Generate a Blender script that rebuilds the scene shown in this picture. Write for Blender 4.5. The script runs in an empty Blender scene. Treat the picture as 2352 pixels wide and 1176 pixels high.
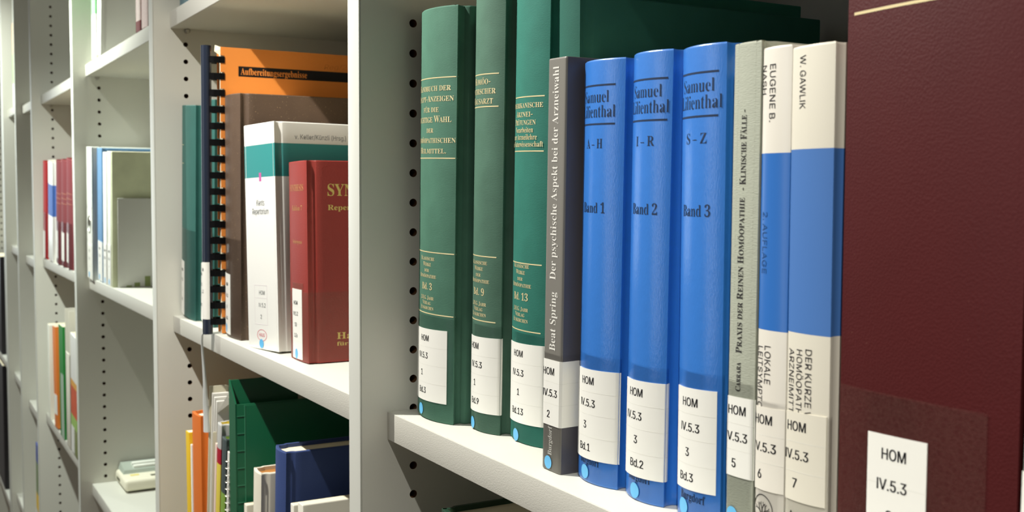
import bpy, bmesh, math, random
from math import sin, cos, radians, sqrt, asin, pi
from mathutils import Vector, Matrix
random.seed(7)
SC = bpy.context.scene
COL = SC.collection
MM = 0.001            # everything below is written in millimetres

# ------------------------------------------------------------------ camera
cam_data = bpy.data.cameras.new('camera')
cam = bpy.data.objects.new('camera', cam_data)
COL.objects.link(cam)
SC.camera = cam
cam_data.sensor_width = 36.0
cam_data.sensor_fit = 'HORIZONTAL'
cam_data.lens = 36.0 * 2495.35 / 2352.0
cam_data.clip_start = 0.01
cam_data.clip_end = 50
YAW, PITCH, ROLL = 1.05067825, 0.0597209855, 0.0049997465
CAM_POS = Vector((571.1, -228.4, 126.8))
def camera_matrix():
    fw = Vector((-sin(YAW) * cos(PITCH), cos(YAW) * cos(PITCH), -sin(PITCH)))
    rt = Vector((cos(YAW), sin(YAW), 0))
    up = rt.cross(fw)
    r2 = rt * cos(ROLL) + up * sin(ROLL)
    u2 = -rt * sin(ROLL) + up * cos(ROLL)
    m = Matrix((r2, u2, -fw)).transposed().to_4x4()
    m.translation = CAM_POS * MM
    return m
cam.matrix_world = camera_matrix()
cam_data.dof.use_dof = True
cam_data.dof.focus_distance = 0.55
cam_data.dof.aperture_fstop = 24

# ------------------------------------------------------------------ light
SC.view_settings.view_transform = 'Standard'
SC.view_settings.look = 'None'
SC.view_settings.gamma = 1.0
SC.view_settings.exposure = 0.0
SC.view_settings.use_curve_mapping = False
world = bpy.data.worlds.new('room_light')
SC.world = world
world.use_nodes = True
world.node_tree.nodes['Background'].inputs[0].default_value = (1.0, 0.95, 0.86, 1)
world.node_tree.nodes['Background'].inputs[1].default_value = 0.13
def spot(name, loc, watts, color, angle=120, blend=0.7, radius=7, aim=(0, 0, -1)):
    l = bpy.data.lights.new(name, 'SPOT')
    l.energy = watts; l.color = color
    l.spot_size = radians(angle); l.spot_blend = blend
    l.shadow_soft_size = radius * MM
    o = bpy.data.objects.new(name, l)
    COL.objects.link(o)
    o.location = Vector(loc) * MM
    o.rotation_euler = Vector(aim).to_track_quat('-Z', 'Y').to_euler()
    return o
LAMP = (1.0, 0.97, 0.90)
COOL = (0.94, 1.0, 0.92)
spot('shelf_lamp', (-190, -302, 665), 40, LAMP, 121, .85, 7, (.22, .35, -1))
spot('shelf_lamp', (690, -302, 665), 34, LAMP, 121, 1.0, 7)
spot('shelf_lamp', (-1065, -302, 655), 46, COOL, 117, .85, 9, (.02, .35, -1))
spot('shelf_lamp', (-2000, -302, 655), 24, COOL, 124, .85, 9, (-.1, .35, -1))
spot('shelf_lamp', (-2800, -302, 655), 32, COOL, 116, .8, 9)

def added_area_light(name, loc, size, watts, color, aim):
    l = bpy.data.lights.new(name, 'AREA'); l.shape = 'RECTANGLE'; l.size, l.size_y = size[0] * MM, size[1] * MM
    l.energy = watts; l.color = color
    o = bpy.data.objects.new(name, l); COL.objects.link(o)
    o.location = Vector(loc) * MM; o.rotation_euler = Vector(aim).to_track_quat('-Z', 'Z').to_euler()
    return o
# added area lights out of view, for streak highlights on the blue volumes
added_area_light('added_streak_light', (-6500, -1100, 300), (1200, 2200), 20, (.86, .96, 1.0), (1, .12, 0))
added_area_light('added_streak_light', (-650, -3000, 350), (620, 2000), 10, (.95, .98, 1.0), (.2, 1, -.05))

# ------------------------------------------------------------------ materials
def lin(c):
    return tuple(((v / 255) / 12.92 if v / 255 <= 0.04045 else ((v / 255 + 0.055) / 1.055) ** 2.4) for v in c)
MATS = {}
def mat(name, rgb, rough=0.6, spec=0.4, coat=0.0, coat_rough=0.1, metal=0.0, alpha=1.0,
        bump=None, vary=0.0, vary_scale=60, speck=None, emit=None):
    """bump = (scale_x, scale_y, scale_z, strength, kind); vary = cloudy wear of the colour; speck = (scale, threshold, colour)."""
    if name in MATS: return MATS[name]
    m = bpy.data.materials.new(name); MATS[name] = m
    m.use_nodes = True
    nt = m.node_tree; N = nt.nodes; L = nt.links
    b = N['Principled BSDF']
    c = (*lin(rgb), 1)
    b.inputs['Base Color'].default_value = c
    b.inputs['Roughness'].default_value = rough
    b.inputs['Specular IOR Level'].default_value = spec
    b.inputs['Metallic'].default_value = metal
    b.inputs['Coat Weight'].default_value = coat
    b.inputs['Coat Roughness'].default_value = coat_rough
    b.inputs['Alpha'].default_value = alpha
    tc = None
    def coords():
        nonlocal tc
        if tc is None: tc = N.new('ShaderNodeTexCoord')
        return tc.outputs['Object']
    col = None
    if vary > 0:
        n = N.new('ShaderNodeTexNoise'); n.inputs['Scale'].default_value = vary_scale; n.inputs['Detail'].default_value = 5
        L.new(coords(), n.inputs['Vector'])
        mx = N.new('ShaderNodeMix'); mx.data_type = 'RGBA'
        mx.inputs['A'].default_value = tuple(v * (1 - vary) for v in c[:3]) + (1,)
        mx.inputs['B'].default_value = tuple(min(1, v * (1 + vary)) for v in c[:3]) + (1,)
        L.new(n.outputs['Fac'], mx.inputs['Factor'])
        col = mx.outputs['Result']
    if speck:
        sc, th, rgb2 = speck
        n = N.new('ShaderNodeTexNoise'); n.inputs['Scale'].default_value = sc; n.inputs['Detail'].default_value = 2
        L.new(coords(), n.inputs['Vector'])
        r = N.new('ShaderNodeMapRange'); r.inputs['From Min'].default_value = th; r.inputs['From Max'].default_value = th + .03
        L.new(n.outputs['Fac'], r.inputs['Value'])
        mx = N.new('ShaderNodeMix'); mx.data_type = 'RGBA'
        if col is None: mx.inputs['A'].default_value = c
        else: L.new(col, mx.inputs['A'])
        mx.inputs['B'].default_value = (*lin(rgb2), 1)
        L.new(r.outputs['Result'], mx.inputs['Factor'])
        col = mx.outputs['Result']
    if col is not None: L.new(col, b.inputs['Base Color'])
    if bump:
        sx, sy, sz, st, kind = bump
        mp = N.new('ShaderNodeMapping'); mp.inputs['Scale'].default_value = (sx, sy, sz)
        L.new(coords(), mp.inputs['Vector'])
        if kind == 'voronoi':
            n = N.new('ShaderNodeTexVoronoi'); n.inputs['Scale'].default_value = 1; out = n.outputs['Distance']
        else:
            n = N.new('ShaderNodeTexNoise'); n.inputs['Scale'].default_value = 1; n.inputs['Detail'].default_value = 3; out = n.outputs['Fac']
        L.new(mp.outputs['Vector'], n.inputs['Vector'])
        bp = N.new('ShaderNodeBump'); bp.inputs['Strength'].default_value = st; bp.inputs['Distance'].default_value = 0.0006
        L.new(out, bp.inputs['Height'])
        L.new(bp.outputs['Normal'], b.inputs['Normal'])
        if coat > 0: L.new(bp.outputs['Normal'], b.inputs['Coat Normal'])
    return m

# ------------------------------------------------------------------ mesh helpers
class MB:
    def __init__(self): self.v = []; self.f = []; self.m = []; self.s = []
    def vert(self, p): self.v.append(tuple(p)); return len(self.v) - 1
    def face(self, idx, mi=0, smooth=False): self.f.append(tuple(idx)); self.m.append(mi); self.s.append(smooth)
    def add(self, verts, faces, mi=0, smooth=False):
        o = len(self.v); self.v += [tuple(p) for p in verts]
        for f in faces: self.face([i + o for i in f], mi, smooth)
    def box(self, a, b, mi=0, bev=0.0):
        (x0, y0, z0), (x1, y1, z1) = a, b
        if bev <= 0:
            vs = [(x, y, z) for x in (x0, x1) for y in (y0, y1) for z in (z0, z1)]
            self.add(vs, [(0, 1, 3, 2), (4, 6, 7, 5), (0, 4, 5, 1), (2, 3, 7, 6), (0, 2, 6, 4), (1, 5, 7, 3)], mi)
        else:
            bm = bmesh.new()
            bmesh.ops.create_cube(bm, size=1)
            for v in bm.verts:
                v.co = Vector(((x0 + x1) / 2 + v.co.x * (x1 - x0), (y0 + y1) / 2 + v.co.y * (y1 - y0), (z0 + z1) / 2 + v.co.z * (z1 - z0)))
            bmesh.ops.bevel(bm, geom=bm.edges[:], offset=bev, segments=3, profile=.5, affect='EDGES')
            bm.verts.index_update()
            self.add([v.co[:] for v in bm.verts], [[v.index for v in f.verts] for f in bm.faces], mi, True)
            bm.free()
    def extrude(self, poly, z0, z1, mi=0, smooth=False, cap=None):
        """poly: outline in x, y (counter-clockwise seen from above)"""
        n = len(poly); o = len(self.v)
        self.v += [(x, y, z0) for x, y in poly] + [(x, y, z1) for x, y in poly]
        for i in range(n):
            j = (i + 1) % n
            self.face((o + i, o + j, o + n + j, o + n + i), mi, smooth)
        c = mi if cap is None else cap
        self.face([o + i for i in reversed(range(n))], c); self.face([o + n + i for i in range(n)], c)
    def tube(self, pts, r, seg=10, mi=0, flat=1.0):
        pts = [Vector(p) for p in pts]; rings = []
        for i, p in enumerate(pts):
            t = (pts[min(i + 1, len(pts) - 1)] - pts[max(i - 1, 0)]).normalized()
            a = t.cross(Vector((0, 1, 0.01))).normalized(); b = t.cross(a)
            rr = r[i] if isinstance(r, (list, tuple)) else r
            rings.append([self.vert(p + a * rr * cos(2 * pi * k / seg) + b * rr * flat * sin(2 * pi * k / seg)) for k in range(seg)])
        for A, B in zip(rings, rings[1:]):
            for k in range(seg):
                self.face((A[k], A[(k + 1) % seg], B[(k + 1) % seg], B[k]), mi, True)
        self.face(rings[0][::-1], mi); self.face(rings[-1], mi)
    def build(self, name, mats, parent=None, sharp=35):
        me = bpy.data.meshes.new(name)
        me.from_pydata([(x * MM, y * MM, z * MM) for x, y, z in self.v], [], self.f)
        for m in (mats if isinstance(mats, (list, tuple)) else [mats]): me.materials.append(m)
        me.polygons.foreach_set('material_index', self.m)
        me.polygons.foreach_set('use_smooth', self.s)
        me.update()
        if any(self.s): me.set_sharp_from_angle(angle=radians(sharp))
        o = bpy.data.objects.new(name, me); COL.objects.link(o)
        if parent: o.parent = parent
        return o
def tag(o, label, cat, group=None):
    o['label'] = label; o['category'] = cat
    if group: o['group'] = group
    return o
def thing(name, label, cat, loc=(0, 0, 0), rot=(0, 0, 0), group=None):
    o = bpy.data.objects.new(name, None); COL.objects.link(o)
    o.empty_display_size = 0.02
    o.location = Vector(loc) * MM; o.rotation_euler = [radians(a) for a in rot]
    return tag(o, label, cat, group)
def structure(o):
    o['kind'] = 'structure'; return o

# ------------------------------------------------------------------ lettering
# bold serif letter shapes as outlines: letter:advance:outline|outline
GLYPH_DATA = """A:437:-9 0 -9 18 9 21 24 30 49 75 206 466 224 465 384 87 411 34 425 22 443 18 443 0 229 0 229 18 270 25 283 46 273 81 253 132 103 132 79 71 76 59 75 48 87 26 124 18 128 18 128 0|113 161 242 161 177 319
B:443:16 0 16 17 45 22 62 32 72 51 75 82 75 369 69 412 51 433 15 439 15 455 220 455 318 444 377 409 396 351 384 302 348 268 287 247 360 223 404 185 418 132 407 76 371 35 314 9 238 0|182 252 188 252 234 257 263 272 279 301 285 345 281 385 269 412 248 428 216 434 198 432 188 425 182 391|222 24 259 30 283 49 296 81 301 128 295 176 277 208 245 225 197 231 182 231 182 65 190 33 202 26
C:468:257 -11 193 -3 137 20 91 56 56 104 34 162 26 228 34 294 56 351 92 399 139 435 195 458 259 465 309 459 367 440 388 435 408 443 419 465 437 465 437 308 420 308 392 364 356 407 313 434 265 443 198 419 157 347 144 226 159 114 203 46 278 24 318 29 358 45 395 71 428 106 447 89 395 33 332 0
D:495:20 0 20 17 47 21 63 30 71 46 74 75 74 374 71 407 61 426 43 435 15 439 15 455 222 455 296 449 357 429 405 396 440 351 461 295 468 228 441 101 362 25 228 0|222 24 279 37 319 75 337 115 347 166 351 229 336 342 294 410 223 433 202 431 190 423 182 385 182 72 190 34 202 27
E:442:14 0 14 17 44 20 62 30 72 48 75 78 75 369 72 405 62 425 44 435 16 439 16 455 399 455 399 320 383 320 369 373 340 406 295 424 232 430 200 428 186 417 183 388 183 246 193 246 232 252 259 269 277 300 288 345 304 345 304 118 287 118 273 181 259 201 241 213 185 222 183 222 183 67 185 47 192 35 230 28 276 30 313 39 345 53 371 75 393 105 411 143 430 143 402 0
F:404:15 0 15 17 45 23 62 34 72 53 75 84 75 375 71 405 61 423 43 433 14 439 14 455 394 455 394 320 377 320 369 357 355 385 336 406 310 420 275 428 230 431 200 429 186 421 182 398 182 247 190 247 229 253 256 270 274 301 284 347 302 347 302 118 285 118 274 168 257 200 229 218 189 224 182 224 182 81 188 43 196 31 210 24 257 17 257 0
G:507:268 -10 200 -3 141 19 93 55 57 103 35 161 28 229 35 295 57 352 93 399 139 435 195 458 257 465 311 459 369 441 388 436 406 443 419 465 437 465 437 308 420 308 403 346 382 379 357 406 329 426 299 439 267 443 200 419 159 347 146 228 150 163 161 110 180 67 221 26 275 13 308 16 328 27 339 45 343 71 343 128 339 154 329 170 309 179 275 182 275 198 500 198 500 182 473 179 457 171 449 155 446 128 446 29 387 7 328 -6
H:524:15 0 15 17 45 22 62 32 72 50 75 81 75 379 71 406 62 424 44 434 16 439 16 455 242 455 242 439 204 432 187 415 182 379 182 251 342 251 342 379 337 415 320 432 282 439 282 455 507 455 507 439 478 434 461 424 452 407 449 379 449 81 452 52 461 33 478 22 507 17 507 0 282 0 282 17 311 21 329 31 339 49 342 81 342 221 182 221 182 81 185 50 194 32 212 22 242 17 242 0
I:261:13 0 13 17 42 23 61 32 72 49 75 75 75 387 72 412 63 427 45 435 13 439 13 455 244 455 244 439 214 435 196 427 186 412 183 387 183 77 187 44 206 26 246 17 246 0
J:330:109 -65 78 -62 51 -54 29 -40 11 -22 0 -1 -3 23 0 44 11 61 26 71 44 75 64 71 79 62 89 47 93 28 85 -1 77 -19 84 -35 105 -40 126 -36 139 -25 148 21 148 367 142 409 135 422 122 430 79 439 79 455 314 455 314 439 277 431 266 423 260 411 255 367 255 89 239 3 190 -48
K:511:16 0 16 17 45 22 63 32 72 50 75 81 75 379 72 406 63 424 45 434 17 439 17 455 242 455 242 439 205 432 187 415 183 379 183 234 321 373 342 398 349 418 334 434 291 439 291 455 486 455 486 439 477 439 436 430 392 404 345 361 271 285 463 46 487 25 519 17 519 0 281 0 281 17 306 18 322 21 334 34 316 66 199 214 183 198 183 81 186 50 195 32 213 22 242 17 242 0
L:427:15 0 15 17 45 22 62 32 72 50 75 81 75 379 71 407 62 425 44 434 16 439 16 455 250 455 250 439 208 434 196 427 188 416 182 379 182 83 185 47 200 31 234 28 278 31 315 40 345 56 370 80 391 112 409 154 427 154 402 0
M:634:14 0 14 17 43 22 61 32 72 50 75 79 75 382 71 416 53 432 15 439 15 455 185 455 317 142 449 455 617 455 617 439 590 433 573 423 563 405 560 378 560 85 565 43 582 23 617 17 617 0 396 0 396 17 433 25 450 44 455 83 455 399 288 0 270 0 105 389 105 80 109 48 120 30 139 20 169 17 169 0
N:494:403 -11 107 350 107 79 110 49 119 31 136 21 167 17 167 0 18 0 18 17 54 23 71 41 76 79 76 388 36 433 18 439 18 455 156 455 391 169 391 377 386 414 369 431 331 439 331 455 480 455 480 439 450 434 433 425 425 407 422 377 422 -11
O:525:261 -11 213 -6 169 7 129 29 94 58 66 93 45 134 32 179 28 228 32 276 45 321 66 362 95 397 130 426 170 448 216 462 265 466 313 462 357 448 397 427 431 399 459 364 481 323 494 277 498 228 494 179 481 134 459 93 430 58 395 29 355 7 310 -6|265 12 328 36 367 108 379 228 376 293 365 346 348 389 310 430 260 443 196 419 158 347 145 228 149 163 159 109 177 67 215 26
P:418:15 0 15 17 45 22 62 32 72 50 75 81 75 379 71 406 62 424 44 434 16 439 16 455 214 455 287 452 336 440 366 422 390 398 404 367 409 332 398 280 367 240 314 214 242 206 182 206 182 81 185 50 194 32 212 22 242 17 242 0|182 230 201 230 244 235 272 253 287 283 292 329 288 375 275 406 252 425 216 431 189 424 182 398
Q:525:378 -116 296 -103 232 -64 187 -1 141 21 101 50 70 86 47 129 32 176 28 228 32 276 45 321 66 362 95 397 130 426 170 448 216 462 265 466 313 462 357 448 397 427 431 399 459 364 481 323 494 277 498 228 487 152 454 86 421 49 379 21 330 0 378 -60 445 -81 492 -73 495 -92 435 -110|265 12 329 36 367 108 380 228 377 293 366 346 348 389 310 430 260 443 196 419 158 347 145 228 149 163 160 109 178 67 216 26
R:473:15 0 15 17 45 22 62 32 72 50 75 81 75 379 71 406 62 424 44 434 16 439 16 455 217 455 278 452 329 442 367 426 405 388 417 334 406 285 372 248 315 224 432 50 452 26 478 17 480 17 480 0 338 0 201 212 182 212 182 81 185 50 194 32 212 22 242 17 242 0|182 234 203 234 249 240 280 258 298 290 304 336 284 407 224 431 202 429 190 422 182 385
S:390:43 -11 43 158 62 158 83 94 111 50 149 24 197 15 231 20 257 36 273 60 279 89 265 129 225 160 163 191 112 221 77 253 56 289 50 332 54 370 67 403 88 429 115 449 148 462 185 466 229 461 282 448 291 446 300 445 313 450 320 466 339 466 339 319 322 319 310 354 293 385 272 410 248 429 222 441 194 445 163 440 140 426 125 406 120 380 124 356 137 336 189 303 253 273 317 233 337 211 350 188 359 133 354 93 339 58 314 29 281 8 240 -6 192 -10 158 -8 126 1 98 9 85 12 69 7 61 -11
T:423:92 0 92 17 123 21 142 31 152 50 156 81 156 433 149 433 102 426 65 403 41 367 29 318 11 318 11 455 410 455 410 317 394 317 375 382 333 420 269 433 263 433 263 81 267 49 276 30 296 21 328 17 328 0
U:492:248 -13 168 -2 114 29 83 81 73 155 73 379 70 406 61 424 43 434 15 439 15 455 240 455 240 439 202 432 185 415 181 379 181 140 186 88 203 51 232 29 275 22 340 37 379 83 392 159 392 378 389 406 379 423 360 433 328 439 328 455 474 455 474 439 448 432 433 421 425 404 422 378 422 181 418 118 403 69 380 32 325 -2
V:428:212 -13 44 381 22 420 8 432 -14 439 -14 455 211 455 211 439 166 432 156 423 152 410 161 378 259 143 348 377 355 409 351 423 342 432 299 439 299 455 442 455 442 439 423 436 408 427 382 383 230 -13
W:611:171 -11 32 393 15 427 3 435 -15 439 -15 455 181 455 181 439 150 432 143 423 140 410 148 373 223 153 301 353 286 399 278 418 267 429 229 439 229 455 439 455 439 439 404 432 393 412 399 386 474 166 541 369 549 406 546 421 538 430 503 439 503 455 624 455 624 439 607 433 594 421 575 379 446 -11 428 -11 316 309 190 -11
X:471:11 0 11 17 53 30 90 66 193 208 78 386 47 425 33 435 16 439 14 439 14 455 244 455 244 439 229 439 200 433 190 415 201 388 265 289 322 373 339 414 328 432 293 439 293 455 458 455 458 439 455 439 427 435 403 423 357 373 281 265 413 57 436 28 461 17 464 17 464 0 238 0 238 17 243 17 278 23 290 41 275 79 210 183 138 81 124 45 137 24 174 17 174 0
Y:425:101 0 101 17 131 22 148 32 157 50 161 81 161 179 46 387 29 414 14 429 1 435 -13 438 -13 455 207 455 207 438 195 438 167 432 156 416 164 392 248 226 333 366 349 408 336 430 298 438 295 438 295 455 439 455 439 438 409 424 383 392 268 203 268 81 271 50 280 32 298 22 328 17 328 0
Z:442:20 0 20 11 276 430 214 430 141 420 115 407 94 386 76 356 61 316 44 316 57 455 406 455 406 443 153 29 239 29 302 37 349 61 384 103 407 164 424 164 407 0
a:344:255 -10 216 1 200 35 151 2 95 -9 64 -4 40 11 25 34 20 63 31 104 63 136 119 164 199 190 199 241 196 266 187 282 171 292 148 296 115 290 104 274 113 257 123 231 120 215 110 202 95 194 77 191 59 194 45 203 36 218 33 236 37 259 49 278 69 295 95 308 126 316 162 318 223 312 263 292 285 259 293 210 293 62 295 40 304 34 320 42 329 28 294 -1|151 34 174 41 199 63 199 169 138 139 118 84 126 46
b:361:43 -11 43 388 37 428 8 439 8 455 138 455 138 279 175 308 221 318 254 313 284 299 308 276 326 245 338 208 342 166 337 118 323 75 300 40 270 13 233 -4 192 -10 148 -1 105 28 53 -11|183 14 213 23 232 49 242 95 245 160 242 213 231 251 212 273 184 280 155 270 144 257 138 242 138 69 149 28
c:294:156 -10 119 -5 87 11 59 35 38 68 24 106 19 150 25 196 40 237 64 271 96 297 133 313 175 319 218 314 250 298 271 275 277 245 275 228 266 215 253 207 236 204 206 216 196 251 197 261 197 271 190 290 169 297 126 269 112 187 118 123 137 76 166 48 204 38 239 47 271 72 285 60 227 8
d:371:140 -10 107 -5 78 10 53 35 35 66 23 104 19 147 24 196 36 237 55 272 81 297 112 313 146 318 189 309 223 280 223 401 220 419 212 430 176 439 176 455 319 455 319 75 325 41 335 32 353 28 353 11 294 6 223 -10 223 39 188 2|171 28 187 31 202 41 215 56 223 76 223 242 217 257 206 270 174 281 147 273 130 250 121 210 118 153 120 98 130 58 146 36
e:301:154 -10 117 -5 85 10 58 35 37 69 24 109 19 157 24 201 38 240 59 273 87 298 120 313 157 318 209 309 249 280 274 234 283 173 283 166 117 166 138 73 199 42 237 53 270 86 285 73 248 27 205 -1|116 192 201 192 201 215 193 277 181 292 161 297 127 274 116 203
f:213:15 0 15 16 40 22 50 35 52 73 52 277 16 277 16 310 52 310 52 353 60 400 85 436 123 457 174 465 212 460 240 446 257 425 263 400 260 381 252 367 239 358 224 355 195 365 187 376 185 391 193 420 196 426 197 433 193 441 180 443 163 440 153 430 148 390 148 310 203 310 203 277 148 277 148 65 150 40 158 26 173 18 199 16 199 0
g:327:146 -140 89 -136 48 -122 22 -100 14 -75 28 -46 69 -26 35 -1 24 30 28 54 42 74 67 92 102 110 42 150 22 212 27 242 40 268 60 289 88 305 120 315 157 318 196 315 233 304 317 304 317 268 268 268 286 237 291 203 288 176 276 151 258 131 234 116 205 106 172 103 157 103 142 104 112 94 104 84 101 71 111 55 141 49 175 49 259 40 285 29 303 13 312 -9 316 -37 305 -80 272 -113 219 -133|157 124 178 130 190 146 197 173 199 211 197 249 190 276 178 292 157 297 137 292 124 276 117 249 114 211 117 173 124 146 137 130|161 -116 238 -104 263 -66 260 -51 249 -41 205 -34 97 -34 79 -52 73 -73 79 -89 95 -103 122 -113
h:381:18 0 18 16 45 26 52 56 52 399 46 429 36 437 19 440 19 455 148 455 148 267 190 305 243 318 309 292 330 212 330 56 337 26 347 19 363 16 363 0 202 0 202 16 207 16 228 26 235 56 235 217 229 258 219 268 203 271 173 262 148 235 148 56 154 26 164 19 180 16 180 0
i:198:101 362 81 366 65 376 54 393 50 412 54 432 65 449 81 460 101 463 120 460 137 449 147 432 151 412 147 393 136 376 120 366|18 0 18 16 45 26 52 56 52 252 47 285 20 293 21 310 148 310 148 56 154 26 180 16 180 0
j:210:106 363 86 367 70 378 59 394 56 414 59 434 71 450 87 461 106 465 126 461 142 450 153 434 157 414 153 394 142 378 126 367|36 -140 -11 -131 -44 -105 -53 -88 -56 -70 -53 -53 -45 -40 -32 -32 -15 -29 15 -39 23 -51 26 -66 19 -87 11 -103 16 -113 31 -117 49 -113 58 -100 64 -54 64 250 56 284 43 291 22 294 22 310 159 310 159 -21 151 -73 127 -110 88 -133
k:359:17 0 17 16 45 26 52 56 52 398 47 429 38 436 20 439 21 455 148 455 148 169 227 248 240 264 244 278 235 290 209 293 206 293 206 310 345 310 345 293 308 284 275 260 222 209 346 34 360 21 376 16 376 0 211 0 211 16 217 16 234 20 239 32 232 49 163 147 148 134 148 56 154 26 180 16 180 0
l:200:18 0 18 16 45 26 52 56 52 398 47 429 38 436 20 439 20 455 148 455 148 56 154 26 180 16 180 0
m:554:18 0 18 16 45 26 52 56 52 253 46 284 36 291 19 294 19 310 146 310 146 265 188 305 237 318 292 304 320 261 364 304 418 318 482 292 504 212 504 56 510 26 520 19 536 16 536 0 377 0 377 16 393 19 403 26 410 56 410 217 404 258 394 268 377 271 349 263 324 237 324 56 331 26 340 19 356 16 356 0 199 0 199 16 215 19 225 26 232 56 232 217 226 258 216 268 199 271 170 262 146 235 146 56 152 27 162 19 177 16 177 0
n:381:18 0 18 16 45 26 52 56 52 253 46 284 36 291 19 294 19 310 148 310 148 267 190 306 243 318 309 292 330 212 330 56 337 26 347 19 363 16 363 0 202 0 202 16 207 16 228 26 235 56 235 217 229 258 219 268 203 271 173 262 148 235 148 56 154 26 164 19 180 16 180 0
o:336:169 -10 127 -5 90 11 60 37 38 70 24 110 19 154 24 199 38 239 60 272 90 297 127 313 168 318 209 313 245 298 275 273 298 240 312 200 317 154 312 108 298 69 275 36 245 11 210 -5|169 11 193 18 209 39 217 81 220 154 217 227 208 271 192 292 169 299 144 292 128 271 120 227 117 154 120 82 128 39 144 18
p:372:17 -139 17 -124 40 -117 50 -101 52 -64 52 243 46 283 19 295 19 310 143 310 143 263 180 305 230 319 264 314 293 298 317 274 335 241 346 203 350 160 346 113 334 72 316 38 291 12 261 -5 227 -10 183 1 148 32 148 -58 152 -99 167 -118 197 -123 197 -139|195 28 222 36 239 59 249 99 253 154 250 208 241 248 225 270 199 278 171 267 148 235 148 69 167 38
q:364:175 -139 175 -123 214 -114 221 -102 224 -83 224 29 187 0 142 -9 108 -5 79 10 54 33 36 64 24 101 20 144 25 192 40 234 63 270 93 297 129 313 170 319 215 310 257 281 309 320 320 320 320 -83 326 -113 337 -120 354 -123 354 -139|179 30 208 40 218 52 224 67 224 241 213 281 179 295 150 286 131 261 120 218 117 156 120 100 131 60 150 37
r:288:18 0 18 16 45 26 52 56 52 252 46 285 20 293 21 310 146 310 146 252 165 280 187 301 210 314 233 318 258 315 275 304 286 287 289 266 287 248 278 234 265 225 248 222 222 231 207 250 189 260 175 255 162 241 152 220 149 192 149 56 152 37 159 25 197 16 197 0
s:288:151 -10 122 -6 87 6 73 9 60 4 51 -9 36 -9 36 105 53 105 66 68 87 39 112 21 140 15 162 18 179 27 189 40 192 58 183 84 156 105 107 130 76 148 54 169 41 193 37 220 44 259 65 291 98 312 141 319 166 316 199 308 206 306 213 305 223 308 230 319 244 319 244 222 228 222 215 254 196 277 174 291 149 296 130 294 116 286 108 274 105 259 115 232 146 212 191 189 221 172 241 151 253 127 257 95 250 51 228 18 194 -3
t:228:124 -9 89 -4 66 10 53 36 48 71 48 279 20 279 20 300 88 369 129 424 144 424 144 310 208 310 208 279 144 279 144 82 149 51 157 43 168 40 189 49 206 75 222 66 182 9
u:375:131 -10 91 -3 65 17 51 51 46 97 46 248 39 282 29 291 11 294 11 310 142 310 142 74 151 46 162 38 177 36 205 43 228 66 228 248 221 283 209 291 189 294 189 310 324 310 324 70 331 39 360 30 360 13 300 7 228 -10 228 40 209 19 186 3 160 -7
v:307:142 -10 38 248 22 281 12 290 -3 293 -3 310 164 310 164 294 156 294 136 290 129 276 130 268 185 122 236 253 241 272 232 289 203 294 203 310 305 310 305 295 289 289 278 279 260 243 160 -10
w:435:122 -10 17 265 6 284 -11 293 -11 310 138 310 138 293 120 289 114 276 116 266 120 253 167 127 211 235 201 266 190 288 168 295 168 310 323 310 323 293 302 288 296 276 296 269 298 262 336 141 382 256 387 275 380 289 356 295 356 310 445 310 445 295 425 284 412 258 304 -10 289 -10 223 197 140 -10
x:319:5 0 5 15 34 29 62 56 123 136 43 263 24 285 4 293 4 310 169 310 169 294 147 291 140 280 149 260 183 206 224 257 234 279 227 290 201 294 201 310 311 310 311 296 283 283 254 254 198 184 291 36 303 21 319 15 319 0 155 0 155 16 178 19 185 30 173 59 138 114 97 61 85 34 92 20 114 15 118 15 118 0
y:300:52 -140 29 -137 10 -125 -3 -107 -7 -84 -4 -67 5 -53 18 -43 36 -40 64 -49 72 -61 75 -76 74 -81 74 -87 77 -96 86 -99 99 -92 114 -74 129 -44 140 -5 36 251 25 275 15 287 -3 293 -5 293 -5 310 162 310 162 293 136 289 128 275 130 267 133 257 185 119 230 241 236 260 238 274 229 289 203 293 203 310 300 310 300 293 287 290 277 281 259 242 162 -24 129 -96 113 -117 95 -131
z:293:13 0 13 14 168 287 128 287 96 283 72 272 55 250 44 216 26 216 32 310 275 310 275 291 126 25 152 25 194 30 223 44 244 69 260 107 276 107 268 0
0:375:188 -7 133 1 91 24 60 61 39 111 27 171 23 241 27 311 39 371 60 420 91 456 133 479 189 486 242 479 283 456 314 419 336 370 348 310 353 240 348 171 336 110 314 61 283 24 241 1|188 37 219 50 237 91 243 131 247 181 248 240 246 326 237 390 219 429 189 443 157 429 139 390 130 326 127 240 128 181 132 131 139 91 157 50
1:376:65 0 65 36 120 36 135 38 146 45 154 79 154 416 108 365 87 351 67 346 52 349 40 359 31 375 28 396 74 412 132 447 179 482 254 482 254 79 261 47 271 38 288 36 343 36 343 0
2:375:24 0 24 69 123 171 187 245 218 307 226 371 223 405 212 427 196 441 174 445 145 438 126 416 116 380 112 329 77 333 50 344 32 365 26 396 30 419 43 441 63 459 92 474 129 483 174 486 240 479 288 456 318 421 328 375 319 329 291 281 238 220 154 138 87 74 244 74 263 77 279 86 292 101 300 120 305 141 345 141 341 0
3:375:163 -7 117 -4 81 5 53 18 34 35 23 54 19 74 23 96 36 113 54 123 76 126 82 89 99 62 125 46 158 40 199 49 216 61 230 79 238 105 241 139 234 174 214 202 181 221 137 227 95 227 95 269 140 269 178 275 204 296 220 327 225 367 221 400 211 424 193 440 169 445 148 441 133 430 116 391 111 341 75 345 47 356 30 374 24 401 34 434 62 461 108 480 173 486 237 479 286 458 317 423 328 377 320 335 298 301 265 275 225 256 279 238 305 222 326 201 340 174 345 138 341 101 329 70 312 44 288 25 230 1
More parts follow.
